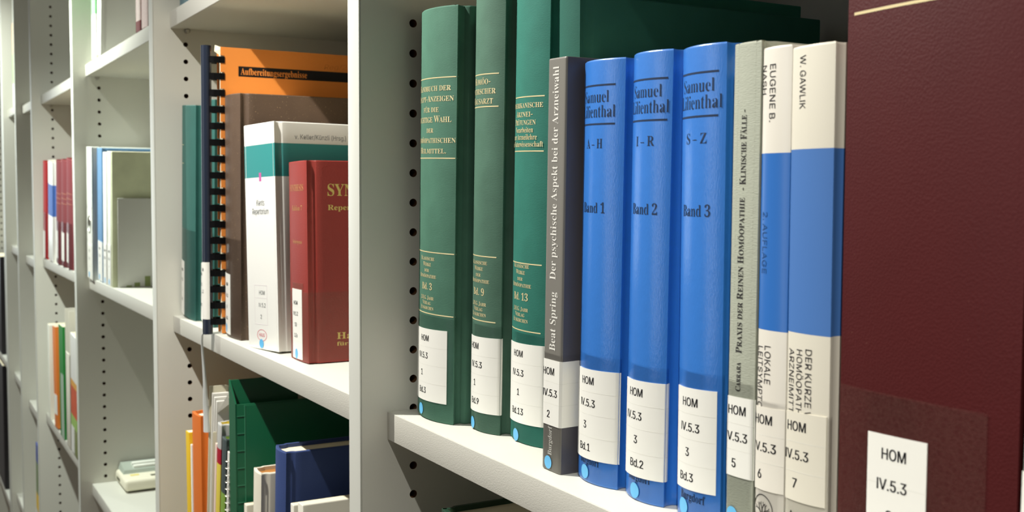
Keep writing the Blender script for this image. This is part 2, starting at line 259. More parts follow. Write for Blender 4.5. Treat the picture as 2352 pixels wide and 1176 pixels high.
4:375:121 0 121 36 140 36 179 44 191 58 195 84 195 125 9 125 9 166 199 480 293 480 293 169 363 169 363 125 293 125 293 84 297 58 309 44 348 36 357 36 357 0|56 169 195 169 195 287 196 351 199 416 189 394 174 366 158 338 146 319
5:375:165 -7 119 -4 84 5 58 18 40 35 30 54 27 75 31 95 42 109 59 118 81 121 88 83 111 52 130 43 154 40 195 50 212 63 226 83 234 111 237 148 231 192 213 223 184 241 146 247 103 243 71 235 40 247 62 480 316 480 319 357 281 357 275 380 267 399 244 406 105 406 94 281 126 288 168 291 238 282 293 256 328 211 340 148 336 108 324 75 306 48 282 27 226 1
6:376:197 -7 150 -1 109 18 76 49 51 93 35 151 30 222 33 275 42 325 57 370 77 409 104 441 137 466 176 481 222 486 261 484 291 476 313 464 329 449 338 431 340 412 336 393 322 376 298 364 260 360 256 400 243 434 232 443 216 447 180 435 152 401 134 345 125 269 161 286 218 294 273 285 315 258 343 214 352 155 342 90 313 38 264 5|199 38 222 44 239 64 251 98 255 148 250 196 238 228 219 247 193 253 154 243 125 221 131 138 147 81 170 48
7:375:111 0 289 406 113 406 86 398 74 372 70 338 30 338 33 480 353 480 353 447 168 0
8:376:183 -7 132 -2 91 11 60 31 38 57 25 88 20 122 27 162 47 193 79 219 119 242 83 267 57 296 41 327 36 364 39 395 50 423 70 449 99 469 140 482 191 486 254 478 299 453 325 415 334 369 328 333 310 305 244 260 296 230 330 199 349 166 355 127 344 71 310 29 256 2|203 283 224 298 239 317 247 340 250 370 243 407 222 436 206 444 187 447 163 442 145 426 134 402 130 372 135 341 149 318|187 32 218 37 241 55 257 82 262 116 256 146 239 170 208 192 164 216 126 178 115 152 111 120 116 84 132 56 156 38
9:375:152 -7 116 -4 88 4 67 17 53 33 42 69 50 94 75 107 87 80 103 56 126 41 156 36 205 57 237 122 251 230 212 198 186 188 155 185 103 194 60 220 33 264 24 324 28 369 42 409 64 441 95 466 133 481 177 486 223 480 264 463 298 433 323 390 340 332 345 261 334 157 321 111 301 72 274 39 241 14 200 -2|184 233 206 236 224 245 251 278 245 352 231 403 209 432 181 441 156 434 137 413 125 377 121 328 137 257"""
# plain sans letter shapes, same layout
SANS_DATA = """A:480:16 0 201 509 276 509 463 0 395 0 287 302 264 372 232 478 245 478 213 371 191 302 85 0|110 142 110 199 370 199 370 142
B:456:60 0 60 509 241 509 289 504 329 491 359 469 381 442 394 410 398 374 387 320 356 286 315 267 315 262 363 245 402 203 418 136 413 100 400 67 377 39 344 18 301 4 247 0|125 57 245 57 296 63 330 80 349 105 355 137 342 184 306 218 248 231 125 231|125 285 238 285 288 296 323 326 336 372 330 403 313 429 283 446 240 452 125 452
C:510:267 -7 205 1 150 25 104 63 70 115 48 179 40 254 48 329 70 393 104 445 150 484 205 508 267 516 340 504 402 471 448 418 473 348 408 348 389 395 357 428 315 449 267 456 223 450 184 432 150 403 125 364 109 314 103 254 109 194 125 145 151 105 184 76 223 59 267 53 315 60 357 81 389 114 408 160 473 160 448 91 402 38 341 5
D:502:219 0 96 0 96 57 215 57 272 63 318 81 354 110 379 149 394 198 399 255 394 312 379 361 354 399 320 428 275 446 221 452 93 452 93 509 225 509 294 501 353 478 399 441 433 391 455 329 462 255 455 181 433 119 398 68 351 31 291 8|125 509 125 0 60 0 60 509
E:419:60 0 60 509 372 509 372 452 125 452 125 286 355 286 355 229 125 229 125 57 375 57 375 0
F:410:60 0 60 509 369 509 369 452 125 452 125 278 346 278 346 221 125 221 125 0
G:521:269 -7 205 1 149 25 104 64 69 116 47 179 40 254 47 329 69 393 103 445 149 484 203 508 265 516 340 504 403 469 449 416 474 349 408 349 387 393 356 427 315 448 265 456 222 450 183 432 150 404 125 364 109 314 103 254 109 194 125 145 151 105 184 76 224 59 269 53 309 57 345 71 374 93 396 123 410 160 415 202 434 199 283 199 283 256 478 256 478 200 471 141 451 91 419 50 377 19 326 0
H:517:60 0 60 509 125 509 125 289 392 289 392 509 457 509 457 0 392 0 392 232 125 232 125 0
I:190:62 0 62 509 128 509 128 0
J:396:185 -7 124 3 75 33 44 81 33 145 33 173 98 173 98 145 104 104 122 74 149 56 185 50 220 56 248 74 266 104 272 145 272 509 336 509 336 145 326 81 294 33 246 3
K:467:104 145 104 216 139 261 174 303 212 344 364 509 448 509 231 276 228 276|60 0 60 509 125 509 125 334 124 225 125 193 125 0|372 0 188 259 228 309 449 0
L:393:60 0 60 509 125 509 125 57 361 57 361 0
M:628:60 0 60 509 152 509 277 187 287 159 299 123 311 84 322 49 307 49 318 83 330 121 342 158 352 187 476 509 568 509 568 0 504 0 504 291 504 327 505 369 506 413 507 457 513 457 498 409 482 363 467 322 456 291 342 0 286 0 170 291 159 321 145 361 129 408 112 457 119 457 120 416 121 372 122 328 122 291 122 0
N:523:60 0 60 509 136 509 343 183 363 151 388 107 414 55 405 54 401 108 399 157 399 195 399 509 463 509 463 0 387 0 202 290 177 331 148 381 108 452 119 454 122 384 124 328 125 291 125 0
O:534:267 -7 205 1 150 25 105 63 70 115 48 179 40 254 48 329 70 393 105 445 150 484 205 508 267 516 329 508 384 484 429 445 464 393 486 329 493 254 486 179 464 115 429 63 384 25 329 1|267 53 310 59 349 76 383 105 408 144 425 194 430 254 425 314 408 365 383 404 349 433 310 450 267 456 223 450 184 433 151 404 125 364 109 314 103 254 109 194 125 144 151 105 184 76 223 59
P:445:60 0 60 509 235 509 289 503 332 487 366 462 390 430 404 391 409 348 404 304 390 265 366 233 332 207 289 191 235 186 109 186 109 242 233 242 297 256 333 294 344 348 333 402 297 439 232 452 125 452 125 0
Q:534:245 159 313 159 369 85 384 65 468 -48 401 -48 346 27 331 46|267 -7 205 1 150 25 105 63 70 115 48 179 40 254 48 329 70 393 105 445 150 484 205 508 267 516 329 508 384 484 429 445 464 393 486 329 493 254 486 179 464 115 429 63 384 25 329 1|267 53 310 59 349 76 383 105 408 144 425 194 430 254 425 314 408 365 383 404 349 433 310 450 267 456 223 450 184 433 151 404 125 364 109 314 103 254 109 194 125 144 151 105 184 76 223 59
R:449:60 0 60 509 236 509 290 504 333 489 367 465 390 433 405 395 409 352 405 309 390 271 367 240 333 217 289 203 236 198 96 198 96 255 234 255 298 267 334 300 345 352 334 405 298 440 233 452 125 452 125 0|353 0 230 229 303 229 428 0
S:447:224 -9 172 -4 128 9 91 31 64 60 46 96 38 137 104 137 123 88 166 59 224 49 286 60 329 92 346 139 332 179 296 205 245 222 184 239 128 260 86 289 60 326 52 372 58 413 75 448 102 476 138 498 180 511 227 516 275 511 316 498 351 476 377 449 394 415 401 378 337 378 326 412 302 437 267 453 225 459 167 448 129 418 115 376 119 352 131 334 169 308 212 293 264 279 312 264 359 238 395 198 408 139 403 99 386 64 360 34 323 11 278 -4
T:448:32 452 32 509 417 509 417 452 257 452 257 0 193 0 193 452
U:517:259 -8 203 -2 154 15 114 43 85 80 66 124 60 173 60 509 124 509 124 178 141 113 160 87 187 68 220 56 259 52 298 56 331 68 357 87 377 113 393 178 393 509 457 509 457 173 451 124 433 80 403 43 363 15 315 -2
V:480:204 0 16 509 84 509 192 206 215 137 248 31 235 31 267 138 290 206 395 509 463 509 278 0
W:687:155 0 16 509 82 509 163 196 175 145 187 94 197 40 189 40 200 94 211 145 224 196 306 509 380 509 462 196 474 145 486 94 497 40 488 40 499 94 510 145 523 196 603 509 670 509 530 0 455 0 368 323 351 391 336 475 350 475 335 395 318 323 230 0
X:474:18 0 217 284 217 236 29 509 104 509 178 400 204 361 223 329 243 292 232 292 252 329 272 361 298 400 374 509 446 509 259 239 259 287 456 0 382 0 292 129 268 165 250 195 230 231 244 231 225 196 206 166 182 129 91 0
Y:472:203 0 203 208 16 509 91 509 192 344 222 292 250 230 224 230 251 293 280 344 381 509 455 509 268 208 268 0
Z:439:42 0 42 46 273 385 306 431 341 476 348 454 285 452 223 452 40 452 40 509 397 509 397 462 169 129 134 81 97 33 90 54 152 57 214 57 399 57 399 0
a:390:160 -9 94 5 48 45 35 73 30 108 43 161 78 193 125 211 178 220 234 227 265 235 276 255 276 257 267 297 240 322 196 331 149 322 118 301 100 274 41 291 79 346 133 375 194 384 239 379 286 360 322 320 337 251 337 0 277 0 277 52 272 52 252 25 215 1|170 45 228 59 263 93 276 138 276 190 259 182 231 176 200 171 175 168 134 159 103 139 92 105 102 72 130 52
b:424:229 -8 172 4 138 31 118 59 112 59 112 0 53 0 53 509 114 509 114 319 118 319 137 346 171 373 229 384 274 378 313 361 345 332 370 293 385 245 390 189 385 133 370 84 346 45 313 16 274 -2|220 47 253 51 279 66 316 117 328 189 316 261 280 311 253 325 220 330 188 325 161 312 125 263 113 189 125 115 162 65 188 51
c:396:207 -8 159 -2 117 16 82 46 56 85 40 133 34 187 40 243 56 291 82 330 117 360 159 378 207 384 260 377 305 356 340 322 362 277 303 262 290 289 270 311 242 325 207 330 173 325 145 310 108 258 96 187 108 117 145 66 173 51 207 46 243 52 271 66 292 89 304 117 363 102 341 56 306 21 261 -1
d:425:195 -8 151 -2 111 16 79 45 55 84 39 133 34 189 39 245 55 293 79 332 112 361 151 378 196 384 253 373 287 346 306 319 311 319 311 509 372 509 372 0 313 0 313 59 307 59 287 31 252 4|205 47 236 51 263 65 299 115 312 189 300 263 263 312 237 325 205 330 172 325 145 311 108 261 96 189 109 117 145 66 172 51
e:404:212 -8 161 -2 117 16 82 46 56 85 40 132 34 187 39 242 55 290 81 329 115 359 157 378 205 384 266 374 319 341 357 282 371 194 371 169 75 169 75 221 338 221 310 202 298 269 263 314 237 326 205 330 173 326 146 313 109 270 96 211 96 178 110 106 128 80 151 61 212 46 254 53 285 73 306 105 365 91 335 39 283 4
f:254:228 379 228 327 6 327 6 379|81 0 81 432 96 486 135 519 187 530 222 527 243 521 227 468 215 472 195 474 171 470 154 460 142 419 142 0
g:425:207 -151 134 -140 82 -110 51 -69 101 -41 122 -66 154 -88 207 -97 249 -92 282 -75 304 -47 311 -6 311 68 306 68 287 41 252 16 195 5 152 10 113 27 80 53 55 90 39 136 34 191 39 246 55 293 80 332 112 361 152 378 196 384 253 373 288 346 308 319 313 319 313 379 372 379 372 -9 367 -54 350 -90 324 -117 291 -136|205 59 237 63 264 75 300 121 312 193 300 264 264 312 237 325 205 330 172 325 145 312 109 262 96 193 109 123 145 76 172 63
h:410:114 227 114 0 53 0 53 509 114 509 114 287 102 287 124 332 152 362 187 379 227 384 295 369 321 349 341 321 353 285 357 240 357 0 296 0 296 235 290 275 273 304 246 323 210 329 161 317 126 283
i:167:53 0 53 379 114 379 114 0|84 443 54 455 41 483 54 512 84 524 114 512 126 483 114 455
k:380:110 137 110 212 121 212 284 379 360 379 184 199 177 199|53 0 53 509 114 509 114 0|294 0 148 186 191 229 372 0
l:189:139 -2 101 3 74 20 58 47 53 84 53 509 114 509 114 99 120 62 146 52 160 53 170 54 181 3 162 -1
m:609:53 0 53 379 112 379 112 295 108 295 132 346 172 376 219 386 257 380 287 361 309 331 321 295 312 295 337 343 381 375 437 386 497 372 522 354 541 328 553 296 557 255 557 0 496 0 496 254 490 289 473 313 447 326 419 330 374 320 345 290 335 247 335 0 274 0 274 260 269 288 253 311 229 326 199 330 158 320 126 289 114 238 114 0
n:409:114 227 114 0 53 0 53 379 112 379 112 287 102 287 124 332 152 362 187 379 227 384 295 369 321 349 341 321 353 285 357 240 357 0 296 0 296 235 290 275 273 304 246 323 210 329 161 317 126 283
o:415:207 -8 159 -2 117 16 82 46 56 85 40 133 34 187 40 243 56 291 82 330 117 360 159 378 207 384 256 378 299 360 333 330 359 291 376 243 381 187 376 133 359 85 333 46 299 16 256 -2|207 46 242 51 270 66 307 117 319 187 307 258 270 310 242 325 207 330 173 325 145 310 108 258 96 187 108 117 145 66 173 51
p:424:53 -143 53 379 112 379 112 319 118 319 137 346 171 373 229 384 274 378 313 361 345 332 370 293 385 245 390 189 385 133 370 84 346 45 313 16 274 -2 229 -8 173 4 138 31 118 59 114 59 114 -143|220 47 253 51 279 66 316 117 328 189 316 261 280 311 253 325 220 330 188 325 161 312 125 263 113 189 125 115 162 65 188 51
r:259:53 0 53 379 112 379 112 321 115 321 130 347 152 367 181 380 213 385 229 384 243 384 243 322 230 324 207 326 159 315 126 284 114 237 114 0
s:364:182 -8 112 3 62 38 36 94 94 107 105 79 124 60 181 45 217 50 244 62 262 81 268 103 254 136 212 155 149 170 104 186 72 208 53 237 47 274 51 305 65 332 115 370 187 384 254 372 299 339 324 290 268 277 243 316 219 328 187 333 156 329 131 317 114 299 109 277 124 243 172 223 229 209 275 194 306 171 325 142 331 107 326 75 312 47 290 24 260 6
t:228:204 379 204 327 6 327 6 379|65 471 126 471 126 98 136 61 170 50 185 51 202 54 213 2 192 -3 168 -4 125 2 92 21 72 52 65 93
u:410:182 -5 115 11 89 31 69 59 57 95 53 139 53 379 114 379 114 144 119 105 137 75 164 56 200 50 249 62 283 97 296 153 296 379 357 379 357 0 298 0 298 92 307 92 286 47 257 17 222 0
v:390:163 0 17 379 84 379 165 155 187 87 206 21 184 21 203 87 224 155 305 379 371 379 226 0
w:567:138 0 23 379 87 379 133 214 154 137 175 41 165 41 186 135 206 214 252 379 316 379 362 214 382 136 402 41 391 41 413 135 434 214 480 379 545 379 429 0 368 0 319 172 305 225 291 280 277 338 291 338 277 280 263 225 248 172 199 0
x:378:21 0 171 218 171 171 29 379 100 379 147 306 179 253 207 206 175 206 202 253 233 306 282 379 352 379 209 169 209 214 358 0 287 0 231 85 200 136 173 182 205 182 178 136 148 85 91 0
z:380:42 0 42 46 254 320 254 323 48 323 48 379 333 379 333 331 126 60 126 56 339 56 339 0
0:453:227 -7 174 1 130 24 95 62 69 113 53 178 48 254 53 330 69 395 95 447 130 484 174 508 227 516 279 508 323 484 358 447 384 395 400 330 405 254 400 178 384 113 359 62 323 24 279 1|227 50 261 56 290 74 313 103 330 144 344 254 330 365 313 405 290 435 261 453 227 460 192 453 163 435 140 405 123 365 109 254 123 144 140 103 163 74 192 56
1:454:76 0 76 55 391 55 391 0|276 509 276 0 212 0 212 448 209 448 86 358 86 427 198 509
2:453:64 0 64 47 234 229 282 282 311 327 320 371 308 419 273 449 224 460 172 447 139 413 127 362 66 362 71 405 86 442 111 473 143 496 182 511 225 516 268 511 306 497 337 474 361 445 376 411 381 372 371 318 336 259 267 180 153 60 153 57 389 57 389 0
3:453:218 -7 133 10 98 30 70 57 52 91 44 132 109 132 126 87 165 59 219 50 275 61 315 93 329 145 316 196 275 234 201 248 157 248 157 299 288 448 288 452 70 452 70 509 372 509 372 461 211 278 211 289 264 288 308 276 344 253 371 222 387 186 393 145 387 103 370 66 344 36 309 12 266 -2
4:453:40 105 40 158 247 509 311 509 109 166 109 163 413 163 413 105|282 0 282 121 282 146 282 318 343 318 343 0
5:453:221 -7 178 -2 140 11 108 32 83 60 66 93 60 130 122 130 138 89 173 60 221 50 276 64 314 104 328 162 314 221 275 262 218 277 167 268 128 246 67 253 96 509 366 509 366 452 151 452 134 301 136 301 178 325 229 334 294 321 345 285 379 231 391 163 385 117 369 76 343 41 309 15 268 -1
6:453:226 -7 182 -1 142 15 109 40 84 74 69 115 64 162 80 239 137 340 252 509 322 509 151 261 145 261 165 288 196 307 235 314 278 309 316 295 346 271 370 240 384 201 389 157 384 112 368 73 343 39 310 14 271 -2|226 48 279 63 314 101 327 157 314 213 279 251 226 265 174 252 138 214 125 158 138 102 174 63
7:453:97 0 323 448 323 452 62 452 62 509 391 509 391 449 165 0
8:453:226 -7 178 -2 136 11 101 33 74 62 57 96 52 135 65 195 101 241 153 265 153 267 119 282 93 308 76 342 70 380 75 417 90 450 114 477 146 498 184 511 226 516 269 511 306 498 337 477 361 450 377 417 382 380 376 342 359 308 333 282 300 267 300 265 351 241 387 195 401 135 395 96 378 62 352 33 317 11 275 -2|226 49 285 60 323 91 337 139 322 189 283 223 226 235 169 223 130 189 115 139 129 91 167 60|226 290 274 300 307 330 319 376 308 420 275 449 226 460 177 449 145 420 133 376 145 330 178 300
9:453:226 516 271 510 310 494 343 468 368 434 384 393 389 347 373 270 315 168 200 0 130 0 301 248 307 248 287 221 257 202 218 195 175 199 137 214 106 237 83 269 68 307 64 352 69 397 85 436 110 469 143 494 182 510|226 460 174 446 138 407 125 352 138 295 174 257 226 243 279 257 314 295 327 350 314 407 279 446
/:250:235 533 71 -76 14 -76 178 533
(:273:89 207 101 324 132 441 177 539 236 539 191 428 161 313 151 207 160 115 188 16 236 -96 177 -96 139 -21 111 55 95 131
):273:37 -96 86 18 113 116 122 207 112 313 82 428 37 539 97 539 142 441 173 323 184 207 178 130 161 53 134 -22 97 -96"""
def read_glyphs(data):
    out = {}
    for rec in data.split('\n'):
        if not rec.strip(): continue
        c, adv, rest = rec.split(':')
        outs = []
        for o in rest.split('|'):
            n = [int(v) for v in o.split()]
            outs.append([(n[i], n[i + 1]) for i in range(0, len(n), 2)])
        out[c] = (int(adv), outs)
    return out
SERIF = read_glyphs(GLYPH_DATA)
SANS = read_glyphs(SANS_DATA)
DIAERESIS = {'Ä': 'A', 'Ö': 'O', 'Ü': 'U', 'ä': 'a', 'ö': 'o', 'ü': 'u'}
def dot_outline(cx, cy, r): return [(cx + r * cos(2 * pi * k / 10), cy + r * sin(2 * pi * k / 10)) for k in range(10)]
def rect_outline(x0, y0, x1, y1): return [(x0, y0), (x1, y0), (x1, y1), (x0, y1)]
_shape_cache = {}
def curve_to_tris(ob):
    me = bpy.data.meshes.new_from_object(ob)
    vs = [(v.co.x, v.co.y) for v in me.vertices]; fs = [tuple(p.vertices) for p in me.polygons]
    # keep faces pointing up
    out = []
    for f in fs:
        a = sum(vs[f[i]][0] * vs[f[(i + 1) % len(f)]][1] - vs[f[(i + 1) % len(f)]][0] * vs[f[i]][1] for i in range(len(f)))
        out.append(f if a > 0 else f[::-1])
    bpy.data.meshes.remove(me)
    return vs, out
def area2(o): return sum(o[i][0] * o[(i + 1) % len(o)][1] - o[(i + 1) % len(o)][0] * o[i][1] for i in range(len(o)))
def inside(p, o):
    r = False
    for i in range(len(o)):
        (x0, y0), (x1, y1) = o[i - 1], o[i]
        if (y0 > p[1]) != (y1 > p[1]) and p[0] < (x1 - x0) * (p[1] - y0) / (y1 - y0) + x0: r = not r
    return r
def letter(c, font, thin):
    key = (font, c, thin)
    if key in _shape_cache: return _shape_cache[key]
    table = SERIF if font == 'serif' else SANS
    base = DIAERESIS.get(c, c)
    extra = []
    if base in table:
        adv, outs = table[base]; outs = list(outs)
        if c in DIAERESIS:
            top = max(p[1] for o in outs for p in o); mid = (min(p[0] for p in outs[0]) + max(p[0] for p in outs[0])) / 2
            extra = [dot_outline(mid - 75, top + 80, 42), dot_outline(mid + 75, top + 80, 42)]
    elif c == '.': adv, outs = 170, [dot_outline(85, 40, 45)]
    elif c == ',': adv, outs = 170, [[(50, -60), (110, 0), (120, 70), (50, 70)]]
    elif c == '-': adv, outs = 240, [rect_outline(30, 130, 210, 185)]
    elif c == '–': adv, outs = 340, [rect_outline(20, 140, 320, 180)]
    else: adv, outs = 170, []
    if not outs:
        _shape_cache[key] = (adv, [], []); return _shape_cache[key]
    sign = area2(max(outs, key=lambda o: abs(area2(o))))
    bodies = [[o] for o in outs if area2(o) * sign > 0] + [[o] for o in extra]
    for h in outs:
        if area2(h) * sign <= 0:
            q = h[0]
            best = [bd for bd in bodies if inside(q, bd[0])]
            (best[0] if best else bodies[0]).append(h)
    V, F = [], []
    for bd in bodies:
        cu = bpy.data.curves.new('letter', 'CURVE'); cu.dimensions = '2D'; cu.fill_mode = 'BOTH'; cu.offset = -thin
        for o in bd:
            s = cu.splines.new('POLY'); s.points.add(len(o) - 1); s.use_cyclic_u = True
            for p, q in zip(s.points, o): p.co = (q[0] / 1000, q[1] / 1000, 0, 1)
        ob = bpy.data.objects.new('letter', cu)
        vs, fs = curve_to_tris(ob)
        bpy.data.objects.remove(ob); bpy.data.curves.remove(cu)
        n = len(V); V += vs; F += [tuple(i + n for i in f) for f in fs]
    _shape_cache[key] = (adv, V, F)
    return _shape_cache[key]
def line_shape(txt, font='sans', thin=0.0, spacing=1.0):
    """flat letters with capitals 1 high: vertices, faces, width"""
    key = (txt, font, thin, spacing)
    if key in _shape_cache: return _shape_cache[key]
    V, F, x = [], [], 0.0
    fam = 'sans' if font in ('sans', 'medium') else 'serif'
    for ch in txt:
        small = font == 'smallcaps' and ch.islower()
        c = ch.upper() if small else ch
        s = 0.80 if small else 1.0
        adv, vs, fs = letter(c, fam, thin)
        for dx in ((-.017, 0, .017) if font == 'medium' else (0,)):      # two slightly shifted strikes for a heavier letter
            o = len(V)
            V += [(x + a * s + dx, b * s) for a, b in vs]; F += [tuple(i + o for i in f) for f in fs]
        x += adv / 1000 * s * spacing
    k = 1 / (0.509 if fam == 'sans' else 0.455)
    x0 = min(v[0] for v in V); x1 = max(v[0] for v in V)
    res = ([((a - x0) * k, b * k) for a, b in V], F, (x1 - x0) * k)
    _shape_cache[key] = res
    return res
class Line:
    """one printed line: u = position across (c centre, l left edge, r right edge), z = baseline, cap = capital height"""
    def __init__(self, txt, u, z, cap, font='sans', align='c', turn=None, width=None, mi=1, thin=0.0, spacing=1.0, slope=0.0):
        self.__dict__.update(locals())
    def points(self):
        vs, fs, w = line_shape(self.txt, self.font, self.thin, self.spacing)
        sx = (self.width / w) if self.width else self.cap
        wid = w * sx
        off = {'c': -wid / 2, 'l': 0, 'r': -wid}[self.align]
        out = []
        for x, y in vs:
            tx, ty = x * sx + off, y * self.cap
            if self.turn is None: out.append((self.u + tx, self.z + ty + self.slope * tx))
            elif self.turn == 'up': out.append((self.u - ty, self.z + tx))
            else: out.append((self.u + ty, self.z - tx))
        return out, fs

# ------------------------------------------------------------------ books
class Profile:
    """outline of a book's case seen from above; x across, y into the shelf, u = length along the outline from the spine centre"""
    def __init__(self, hw, bulge, depth, kind='hard', board=0.7, corner=0.6, groove=1.1):
        P = []
        if bulge > 0.05:
            R = (hw * hw + bulge * bulge) / (2 * bulge); th = asin(min(1, hw / R)); n = 22
            arc = [(R * sin(th * i / n), R * (1 - cos(th * i / n))) for i in range(n + 1)]
        else:
            c = min(corner, hw * .5)
            arc = [(0, 0)] + [((hw - c) * i / 6, 0) for i in range(1, 7)] + [(hw - c + c * sin(a), c - c * cos(a)) for a in (pi / 8, pi / 4, 3 * pi / 8, pi / 2)]
        yb = arc[-1][1]
        if kind == 'hard':
            g = [(hw - .1, yb + .6), (hw - groove * .75, yb + 2), (hw - groove, yb + 3.5), (hw - groove * .9, yb + 5), (hw + board * .4, yb + 6.6), (hw + board, yb + 7.6), (hw + board, yb + 12)]
        else:
            g = [(hw, yb + 3), (hw, yb + 8)]
        n = 6; ye = depth; y0 = g[-1][1]
        side = g + [(g[-1][0], y0 + (ye - y0) * i / n) for i in range(1, n + 1)]
        right = arc + side
        left = [(-x, y) for x, y in right[1:]][::-1]
        self.pts = left + right
        self.n_arc = len(arc)
        self.i0 = len(left)
        self.u = [0.0] * len(self.pts)
        for i in range(self.i0 + 1, len(self.pts)): self.u[i] = self.u[i - 1] + math.dist(self.pts[i], self.pts[i - 1])
        for i in range(self.i0 - 1, -1, -1): self.u[i] = self.u[i + 1] - math.dist(self.pts[i], self.pts[i + 1])
        self.nrm = []
        for i in range(len(self.pts)):
            a = self.pts[max(i - 1, 0)]; b = self.pts[min(i + 1, len(self.pts) - 1)]
            dx, dy = b[0] - a[0], b[1] - a[1]; l = math.hypot(dx, dy) or 1
            self.nrm.append((dy / l, -dx / l))
        self.hw, self.bulge, self.depth, self.yb = hw, bulge, depth, yb
    def at(self, u, e=0.0):
        import bisect
        i = max(1, min(len(self.u) - 1, bisect.bisect_left(self.u, u)))
        t = (u - self.u[i - 1]) / (self.u[i] - self.u[i - 1])
        p, q = self.pts[i - 1], self.pts[i]; m, n = self.nrm[i - 1], self.nrm[i]
        nx, ny = m[0] + (n[0] - m[0]) * t, m[1] + (n[1] - m[1]) * t
        l = math.hypot(nx, ny) or 1
        return (p[0] + (q[0] - p[0]) * t + nx / l * e, p[1] + (q[1] - p[1]) * t + ny / l * e)
    def inner(self, t): return [(x - n[0] * t, y - n[1] * t) for (x, y), n in zip(self.pts, self.nrm)]
def wrap(mb, prof, u0, u1, z0, z1, e=0.12, mi=0, step=1.2, slope=0.0):
    """a thin sheet glued to the case between u0..u1 and z0..z1"""
    n = max(2, int((u1 - u0) / step))
    us = [u0 + (u1 - u0) * i / n for i in range(n + 1)]
    o = len(mb.v)
    for u in us:
        x, y = prof.at(u, e); xi, yi = prof.at(u, 0.01)
        dz = slope * (u - u0)
        mb.v += [(xi, yi, z0 + dz), (x, y, z0 + dz), (x, y, z1 + dz), (xi, yi, z1 + dz)]
    for i in range(n):
        a, b = o + 4 * i, o + 4 * i + 4
        mb.face((a, b, b + 1, a + 1), mi); mb.face((a + 1, b + 1, b + 2, a + 2), mi, True); mb.face((a + 2, b + 2, b + 3, a + 3), mi)
    for k in (o, o + 4 * n):
        mb.face((k, k + 1, k + 2, k + 3) if k == o else (k + 3, k + 2, k + 1, k), mi)
def wrap_disc(mb, prof, uc, zc, r, e=0.16, mi=0, sx=1.0):
    n = 28; o = len(mb.v)
    x, y = prof.at(uc, e); mb.v.append((x, y, zc))
    for ring in (.5, 1):
        for k in range(n):
            a = 2 * pi * k / n; x, y = prof.at(uc + r * ring * sx * cos(a), e); mb.v.append((x, y, zc + r * ring * sin(a)))
    for k in range(n):
        j = (k + 1) % n
        mb.face((o, o + 1 + k, o + 1 + j), mi, True)
        mb.face((o + 1 + k, o + 1 + n + k, o + 1 + n + j, o + 1 + j), mi, True)
def wrap_ring(mb, prof, uc, zc, rx, rz, w, e=0.18, mi=0):
    n = 36; o = len(mb.v)
    for k in range(n):
        a = 2 * pi * k / n
        for s in (1, 1 - w / max(rx, rz)):
            x, y = prof.at(uc + rx * s * cos(a), e); mb.v.append((x, y, zc + rz * s * sin(a)))
    for k in range(n):
        j = (k + 1) % n
        mb.face((o + 2 * k, o + 2 * j, o + 2 * j + 1, o + 2 * k + 1), mi)
def print_lines(mb, prof, lines, e=0.2, zmax=None):
    for ln in lines:
        pts, fs = ln.points()
        vs = []
        for u, z in pts:
            x, y = prof.at(u, e); vs.append((x, y, z))
        mb.add(vs, fs, ln.mi)
PAGES = mat('page_edges', (236, 226, 198), .9, .1, bump=(4000, 30, 30, .35, 'noise'))
WHITE_LABEL = mat('label_paper', (236, 235, 227), .45, .35)
INK = mat('black_ink', (22, 22, 24), .5, .3)
STICKER = mat('sky_blue_sticker', (96, 178, 226), .4, .4)
